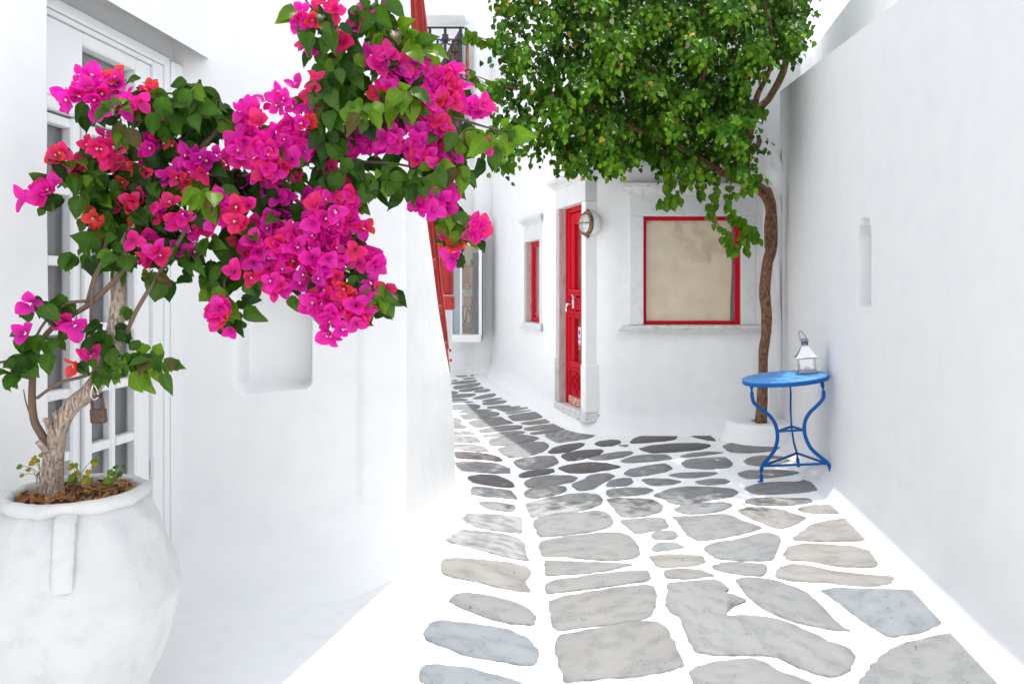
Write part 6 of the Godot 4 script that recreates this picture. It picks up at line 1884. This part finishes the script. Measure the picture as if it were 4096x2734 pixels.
# ---------------------------------------------------------------- the vine over the shop window
func make_vine() -> void:
	var base := Vector3(2.330, 0.205, -7.100)
	var vine := thing("vine", "big green climbing vine with twisted brown trunk over the red-framed window", "vine", base)
	put("trunk", tube_mesh([Vector3(2.326, 0.135, -7.100), Vector3(2.330, 0.217, -7.100), Vector3(2.338, 0.441, -7.100), Vector3(2.350, 0.646, -7.100), Vector3(2.359, 0.850, -7.100), Vector3(2.379, 1.135, -7.100), Vector3(2.363, 1.396, -7.100), Vector3(2.395, 1.637, -7.100), Vector3(2.424, 1.817, -7.100), Vector3(2.424, 2.074, -7.100), Vector3(2.407, 2.229, -7.100), Vector3(2.336, 2.324, -7.080), Vector3(2.232, 2.377, -7.050), Vector3(2.076, 2.418, -7.000), Vector3(1.921, 2.474, -6.950)], 0.056, 0.034, 16, 0.55, 7), M.brown_bark, vine)
	put("trunk_strand", tube_mesh([Vector3(2.397, 1.705, -7.070), Vector3(2.439, 1.907, -7.060), Vector3(2.439, 2.109, -7.050), Vector3(2.408, 2.249, -7.030), Vector3(2.332, 2.348, -7.020), Vector3(2.229, 2.402, -7.000), Vector3(2.164, 2.458, -7.000)], 0.022, 0.026, 10, 0.5, 6), M.brown_bark, vine)
	put("trunk_strand", tube_mesh([Vector3(2.366, 1.785, -7.050), Vector3(2.355, 1.986, -7.030), Vector3(2.364, 2.147, -7.020), Vector3(2.309, 2.265, -7.000), Vector3(2.205, 2.346, -7.000)], 0.016, 0.020, 10, 0.5, 6), M.brown_bark, vine)
	put("trunk_strand", tube_mesh([Vector3(2.416, 1.617, -7.100), Vector3(2.469, 1.788, -7.100), Vector3(2.469, 2.074, -7.100), Vector3(2.424, 2.319, -7.100), Vector3(2.383, 2.351, -7.100)], 0.012, 0.016, 8, 0.5, 6), M.brown_bark, vine)
	for b in [
		[[Vector3(2.164, 2.446, -7.000), Vector3(2.172, 2.659, -7.000), Vector3(2.263, 2.719, -7.020), Vector3(2.301, 2.798, -7.050)], 0.034, 0.026],
		[[Vector3(2.116, 2.547, -7.000), Vector3(2.213, 2.957, -7.000), Vector3(2.304, 3.095, -7.020), Vector3(2.395, 3.193, -7.040), Vector3(2.504, 3.386, -7.050), Vector3(2.549, 3.540, -7.050), Vector3(2.558, 3.720, -7.020), Vector3(2.518, 4.075, -7.000), Vector3(2.460, 4.535, -6.950)], 0.042, 0.022],
		[[Vector3(2.229, 2.969, -7.000), Vector3(2.254, 3.177, -6.980), Vector3(2.335, 3.343, -6.970), Vector3(2.364, 3.428, -6.960), Vector3(2.393, 3.529, -6.950), Vector3(2.363, 3.720, -6.900), Vector3(2.212, 4.155, -6.800)], 0.028, 0.018],
		[[Vector3(2.541, 3.533, -7.030), Vector3(2.458, 3.564, -7.000), Vector3(2.383, 3.562, -6.980)], 0.020, 0.018],
		[[Vector3(2.213, 2.949, -7.000), Vector3(2.182, 3.065, -6.980), Vector3(2.101, 3.197, -6.950), Vector3(1.888, 3.323, -6.900)], 0.022, 0.014],
		[[Vector3(1.921, 2.474, -6.950), Vector3(1.531, 2.689, -6.900), Vector3(0.968, 2.915, -6.850), Vector3(0.336, 3.178, -6.800), Vector3(0.023, 3.490, -6.800)], 0.030, 0.012],
		[[Vector3(2.110, 2.543, -6.980), Vector3(1.677, 3.033, -6.850), Vector3(1.071, 3.514, -6.750), Vector3(0.601, 3.883, -6.700), Vector3(0.216, 4.191, -6.700)], 0.030, 0.012],
		[[Vector3(1.677, 3.033, -6.850), Vector3(1.730, 3.591, -6.750), Vector3(1.640, 4.191, -6.700)], 0.022, 0.012],
		[[Vector3(0.256, 3.320, -6.750), Vector3(0.023, 3.591, -6.750), Vector3(-0.209, 3.622, -6.750), Vector3(-0.396, 3.684, -6.750)], 0.010, 0.004],
		[[Vector3(0.178, 3.164, -6.750), Vector3(-0.093, 3.223, -6.750), Vector3(-0.345, 3.312, -6.750)], 0.010, 0.004],
		[[Vector3(1.868, 2.467, -6.900), Vector3(1.936, 2.493, -6.820), Vector3(2.017, 2.513, -6.800)], 0.008, 0.004],
	]:
		put("limb", tube_mesh(b[0], b[1], b[2], 9, 0.3, 5), M.brown_bark, vine)
	# outline of the leafy mass as seen from the lane, at 7 m: x, height
	var poly := PackedVector2Array([Vector2(-0.115, 4.037), Vector2(-0.167, 3.680), Vector2(-0.095, 3.442), Vector2(-0.246, 3.157), Vector2(-0.174, 2.927), Vector2(-0.155, 2.728), Vector2(-0.087, 2.562), Vector2(0.063, 2.669), Vector2(0.262, 2.748), Vector2(0.420, 2.649), Vector2(0.619, 2.530), Vector2(0.896, 2.538), Vector2(1.094, 2.601), Vector2(1.213, 2.689), Vector2(1.293, 2.562), Vector2(1.451, 2.530), Vector2(1.689, 2.498), Vector2(1.888, 2.510), Vector2(2.086, 2.467), Vector2(2.173, 2.609), Vector2(2.133, 2.768), Vector2(2.173, 2.934), Vector2(2.106, 3.145), Vector2(2.165, 3.383), Vector2(2.324, 3.529), Vector2(2.542, 3.529), Vector2(2.633, 3.799), Vector2(2.673, 4.037), Vector2(2.681, 4.632), Vector2(2.086, 4.949), Vector2(0.896, 4.949), Vector2(-0.095, 4.751)])
	var shape := leaf_mesh(1.0, 0.82, 0.35, 0.35, 0.4, 0.6)
	var shape2 := leaf_mesh(1.0, 0.74, 0.6, 0.15, 0.3, 0.3)
	var leaves := []
	# sprays: each a short hanging shoot with leaves along it
	var lump := FastNoiseLite.new()
	lump.seed = 77
	lump.frequency = 1.0
	lump.fractal_octaves = 2
	for i in 5600:
		var p2 := Vector2(rng.randf_range(-0.35, 2.85), rng.randf_range(2.4, 5.1))
		if not Geometry2D.is_point_in_polygon(p2, poly):
			continue
		if p2.y > 4.15 and rng.randf() < 0.6:
			continue
		if p2.x < 0.35 and rng.randf() < 0.45:
			continue
		var l := lump.get_noise_2d(p2.x * 1.9, p2.y * 2.3)
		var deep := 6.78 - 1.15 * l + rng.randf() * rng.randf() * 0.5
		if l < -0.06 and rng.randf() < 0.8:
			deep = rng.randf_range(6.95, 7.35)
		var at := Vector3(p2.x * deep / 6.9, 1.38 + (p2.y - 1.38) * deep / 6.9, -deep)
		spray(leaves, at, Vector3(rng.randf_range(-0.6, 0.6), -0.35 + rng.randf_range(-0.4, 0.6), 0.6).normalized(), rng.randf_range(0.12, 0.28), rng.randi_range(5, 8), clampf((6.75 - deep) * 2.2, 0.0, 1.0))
	# hanging strands and side tendrils
	for s in [
		[Vector3(1.352, 2.591, -6.800), Vector3(1.407, 2.432, -6.780), Vector3(1.383, 2.274, -6.760), Vector3(1.439, 2.187, -6.750), 34],
		[Vector3(1.462, 2.513, -6.800), Vector3(1.504, 2.393, -6.780), Vector3(1.469, 2.215, -6.760), Vector3(1.344, 2.188, -6.760), 24],
		[Vector3(1.638, 2.502, -6.850), Vector3(1.697, 2.384, -6.850), Vector3(1.689, 2.266, -6.850), Vector3(1.736, 2.325, -6.850), 22],
		[Vector3(1.874, 2.443, -6.850), Vector3(1.827, 2.242, -6.820), Vector3(1.790, 2.083, -6.800), Vector3(1.821, 1.986, -6.800), 26],
		[Vector3(1.821, 2.025, -6.800), Vector3(1.899, 1.908, -6.800), Vector3(1.958, 1.810, -6.800), Vector3(1.997, 1.751, -6.800), 26],
		[Vector3(1.992, 2.443, -6.850), Vector3(1.952, 2.242, -6.820), Vector3(1.977, 2.083, -6.800), Vector3(2.056, 2.005, -6.800), 26],
		[Vector3(2.017, 2.044, -6.800), Vector3(2.095, 1.966, -6.800), Vector3(2.075, 1.829, -6.800), Vector3(2.114, 1.771, -6.800), 26],
		[Vector3(2.056, 1.966, -6.800), Vector3(2.142, 1.947, -6.800), Vector3(2.192, 1.908, -6.800), Vector3(2.204, 1.869, -6.800), 16],
		[Vector3(2.017, 2.455, -6.800), Vector3(2.099, 2.408, -6.750), Vector3(2.157, 2.389, -6.750), Vector3(2.227, 2.408, -6.750), 26],
		[Vector3(1.972, 2.491, -6.780), Vector3(2.031, 2.423, -6.720), Vector3(2.102, 2.343, -6.700), Vector3(2.025, 2.266, -6.700), 24],
		[Vector3(-0.093, 3.630, -6.750), Vector3(-0.229, 3.611, -6.750), Vector3(-0.326, 3.661, -6.750), Vector3(-0.411, 3.677, -6.750), 34],
		[Vector3(-0.093, 3.242, -6.750), Vector3(-0.209, 3.223, -6.750), Vector3(-0.306, 3.281, -6.750), Vector3(-0.365, 3.320, -6.750), 22],
		[Vector3(0.043, 3.902, -6.750), Vector3(-0.035, 3.940, -6.750), Vector3(-0.074, 3.979, -6.750), Vector3(-0.093, 4.057, -6.750), 20],
		[Vector3(-0.054, 2.544, -6.750), Vector3(-0.035, 2.505, -6.750), Vector3(-0.062, 2.536, -6.750), Vector3(-0.093, 2.583, -6.750), 12],
		[Vector3(0.314, 2.660, -6.750), Vector3(0.450, 2.544, -6.750), Vector3(0.525, 2.469, -6.720), Vector3(0.572, 2.500, -6.720), 26],
		[Vector3(0.760, 2.505, -6.750), Vector3(0.854, 2.481, -6.720), Vector3(0.892, 2.469, -6.720), Vector3(0.873, 2.539, -6.720), 20],
		[Vector3(2.086, 3.383, -6.900), Vector3(2.197, 3.363, -6.900), Vector3(2.264, 3.343, -6.900), Vector3(2.292, 3.363, -6.900), 14],
		[Vector3(2.161, 3.078, -6.950), Vector3(2.241, 3.058, -6.950), Vector3(2.269, 3.026, -6.950), Vector3(2.293, 3.058, -6.950), 18],
		[Vector3(2.046, 2.946, -6.900), Vector3(2.133, 2.966, -6.900), Vector3(2.173, 2.986, -6.900), Vector3(2.197, 2.966, -6.900), 14],
	]:
		var q := spline([s[0], s[1], s[2], s[3]], 10)
		put("shoot", tube_mesh([s[0], s[1], s[2], s[3]], 0.005, 0.002, 5), M.twig, vine)
		for i in s[4]:
			var p: Vector3 = q[rng.randi() % q.size()] + rand_dir() * 0.035
			leaves.append([p, (Vector3(rng.randf_range(-0.6, 0.6), -1.0, 0.25) + rand_dir() * 0.35).normalized(), (Vector3(0, 0.5, 1) + rand_dir() * 0.7).normalized(), rng.randf_range(0.052, 0.082), 0.3 + 0.4 * rng.randf()])
	print("vine leaves ", leaves.size())
	leaves.sort_custom(func(a, b): return a[0].z + (0.0 if a[0].y < 3.95 else -5.0) > b[0].z + (0.0 if b[0].y < 3.95 else -5.0))
	var mm := MultiMesh.new()
	mm.transform_format = MultiMesh.TRANSFORM_3D
	mm.use_colors = true
	mm.mesh = shape
	mm.instance_count = leaves.size() - 298
	for i in leaves.size():
		var e = leaves[i]
		var s: float = e[3]
		var t := Transform3D(dir_basis(e[1], e[2]).scaled_local(Vector3(s, s, s)), e[0])
		if i < 298:
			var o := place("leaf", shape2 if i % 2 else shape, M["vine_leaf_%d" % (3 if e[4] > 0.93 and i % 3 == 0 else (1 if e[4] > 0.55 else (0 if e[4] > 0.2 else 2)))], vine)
			o.global_transform = t
		else:
			var g := rng.randf_range(0.8, 1.2)
			var sunlit_young: float = e[4]
			var c := Color(0.011 * g, 0.060 * g, 0.002 * g).lerp(Color(0.13 * g, 0.275 * g, 0.006 * g), sunlit_young)  # deep leaves dark, outer ones bright: shade and sun put into the colour
			if rng.randf() < 0.012:
				c = Color(0.34, 0.25, 0.03)
			if sunlit_young > 0.93 and rng.randf() < 0.4:
				c = Color(0.26 * g, 0.25 * g, 0.15 * g)
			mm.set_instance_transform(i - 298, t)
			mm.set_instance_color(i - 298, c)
	var o := MultiMeshInstance3D.new()
	o.name = "foliage"
	o.multimesh = mm
	o.material_override = M.vine_leaf
	o.set_meta("kind", "stuff")
	vine.add_child(o)
	o.global_transform = Transform3D.IDENTITY
	# low whitewashed ring at the vine's foot
	var kerb := thing("planter_ring", "low whitewashed ring of masonry round the vine's foot", "planter", Vector3(2.289, 0.095, -7.100))
	var c := Vector3(2.324, 0.193, -7.120)
	c.y = -0.02
	var st := tris()
	lathe(st, [Vector2(0.40, 0.0), Vector2(0.34, 0.05), Vector2(0.315, 0.15), Vector2(0.30, 0.185), Vector2(0.27, 0.195), Vector2(0.20, 0.185), Vector2(0.0, 0.18)], 40, Transform3D(Basis.IDENTITY, c), 0.02)
	put("ring", done(st), M.whitewash, kerb)
	# lumpy plaster pier in the corner behind the trunk
	var pier := thing("corner_pier", "lumpy white plaster pier between vine trunk and right wall", "pier", Vector3(2.526, 1.253, -7.350))
	st = tris()
	lathe(st, spline([Vector2(0.12, -0.05), Vector2(0.11, 1.0), Vector2(0.10, 2.0), Vector2(0.10, 2.35), Vector2(0.13, 2.45), Vector2(0.12, 2.6), Vector2(0.09, 2.72), Vector2(0.085, 2.80), Vector2(0.05, 2.84), Vector2(0.0, 2.85)], 4), 24, Transform3D(Basis.IDENTITY, Vector3(2.55, 0, -7.42)), 0.05)
	put("pier", done(st), M.whitewash, pier)

# a leafy shoot; young tip leaves are palest, outer ones have sunlight painted in
func make_litter() -> void:
	# fallen bracts and bits of dry leaf, mostly along the foot of the walls
	var t := thing("fallen_petals", "scattered fallen pink bracts and dry leaf bits on the paving", "petals", Vector3(0.5, 0, -4), "", "stuff")
	var shape := leaf_mesh(1.0, 0.8, 0.5, 0.5, 0.0, 0.8)
	var list := []
	for i in 70:
		var z := rng.randf_range(2.7, 8.5)
		var x := rng.randf_range(-0.55, 1.9)
		if i % 3 == 0:
			z = rng.randf_range(6.9, 7.25)
			x = rng.randf_range(0.7, 2.5)
		elif i % 3 == 1:
			x = 1.36 + 0.16 * z - rng.randf() * rng.randf() * 0.5
		var s := rng.randf_range(0.006, 0.016)
		list.append([Transform3D(dir_basis(Vector3(rng.randfn(), 0.15, rng.randfn()), Vector3(0.2 * rng.randfn(), 1, 0.2 * rng.randfn())).scaled_local(Vector3(s, s, s)), Vector3(x, ground_h(x, z) + 0.012, -z)), rng.randi() % 4])
	many("petals", list, shape, ["bract_1", "dead_leaf", "straw", "twig"], t)

func spray(leaves: Array, at: Vector3, dir: Vector3, length: float, n: int, outer: float) -> void:
	for i in n:
		var f := float(i) / n
		var p := at + dir * length * f + Vector3(0, -0.10 * f * f, 0) + rand_dir() * 0.03
		var tip := (dir * 0.5 + Vector3(0, -0.75, 0.1) + rand_dir() * 0.6).normalized()
		var face := (Vector3(0, 0.75, 0.8) + rand_dir() * 0.75).normalized()
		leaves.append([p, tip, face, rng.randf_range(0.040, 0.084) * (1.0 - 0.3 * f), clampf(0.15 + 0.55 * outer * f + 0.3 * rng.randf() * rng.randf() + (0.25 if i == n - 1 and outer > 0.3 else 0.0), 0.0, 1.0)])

# ---------------------------------------------------------------- scene
func _ready() -> void:
	rng.seed = 4711
	plaster_noise.seed = 8
	plaster_noise.frequency = 0.02
	plaster_noise.fractal_octaves = 3

	var cam := Camera3D.new()
	cam.name = "camera"
	cam.projection = Camera3D.PROJECTION_FRUSTUM
	cam.near = 0.1
	cam.far = 400.0
	cam.size = 2.0 * 0.1 * 784.0 / 1740.0
	cam.frustum_offset = Vector2(-0.5 / 1740.0 * 0.1, -114.0 / 1740.0 * 0.1)
	cam.position = Vector3(0, 1.38, 0)
	add_child(cam)
	cam.current = true

	var env := Environment.new()
	env.background_mode = Environment.BG_SKY
	var sky := Sky.new()
	var sm := ProceduralSkyMaterial.new()
	sm.sky_top_color = Color(0.845, 0.872, 0.905)
	sm.sky_horizon_color = Color(0.93, 0.94, 0.955)
	sm.sky_curve = 0.15
	sm.ground_bottom_color = Color(0.6, 0.6, 0.6)
	sm.ground_horizon_color = Color(0.8, 0.82, 0.85)
	sky.sky_material = sm
	env.sky = sky
	env.background_energy_multiplier = 1.1
	env.tonemap_mode = Environment.TONE_MAPPER_LINEAR
	env.tonemap_exposure = 2.2
	env.sdfgi_enabled = true
	env.ssao_enabled = true
	env.ssil_enabled = true
	var we := WorldEnvironment.new()
	we.name = "world_environment"
	we.environment = env
	add_child(we)

	var sun := DirectionalLight3D.new()
	sun.name = "sun"
	sun.light_energy = 0.72
	sun.light_color = Color(1.0, 0.98, 0.955)
	sun.light_angular_distance = 0.5
	sun.shadow_enabled = true
	add_child(sun)
	sun.look_at_from_position(Vector3(0.077, 1.0, -0.32) * 30.0, Vector3.ZERO)

	make_materials()
	make_ground()
	make_right_wall()
	make_left_house()
	make_corner_house()
	make_end_house()
	make_shutter_box()
	make_added_rear_house()
	make_pot()
	make_bougainvillea()
	make_vine()
	make_table()
	make_lantern()
	make_wall_lamp()
	make_padlock()
	make_litter()
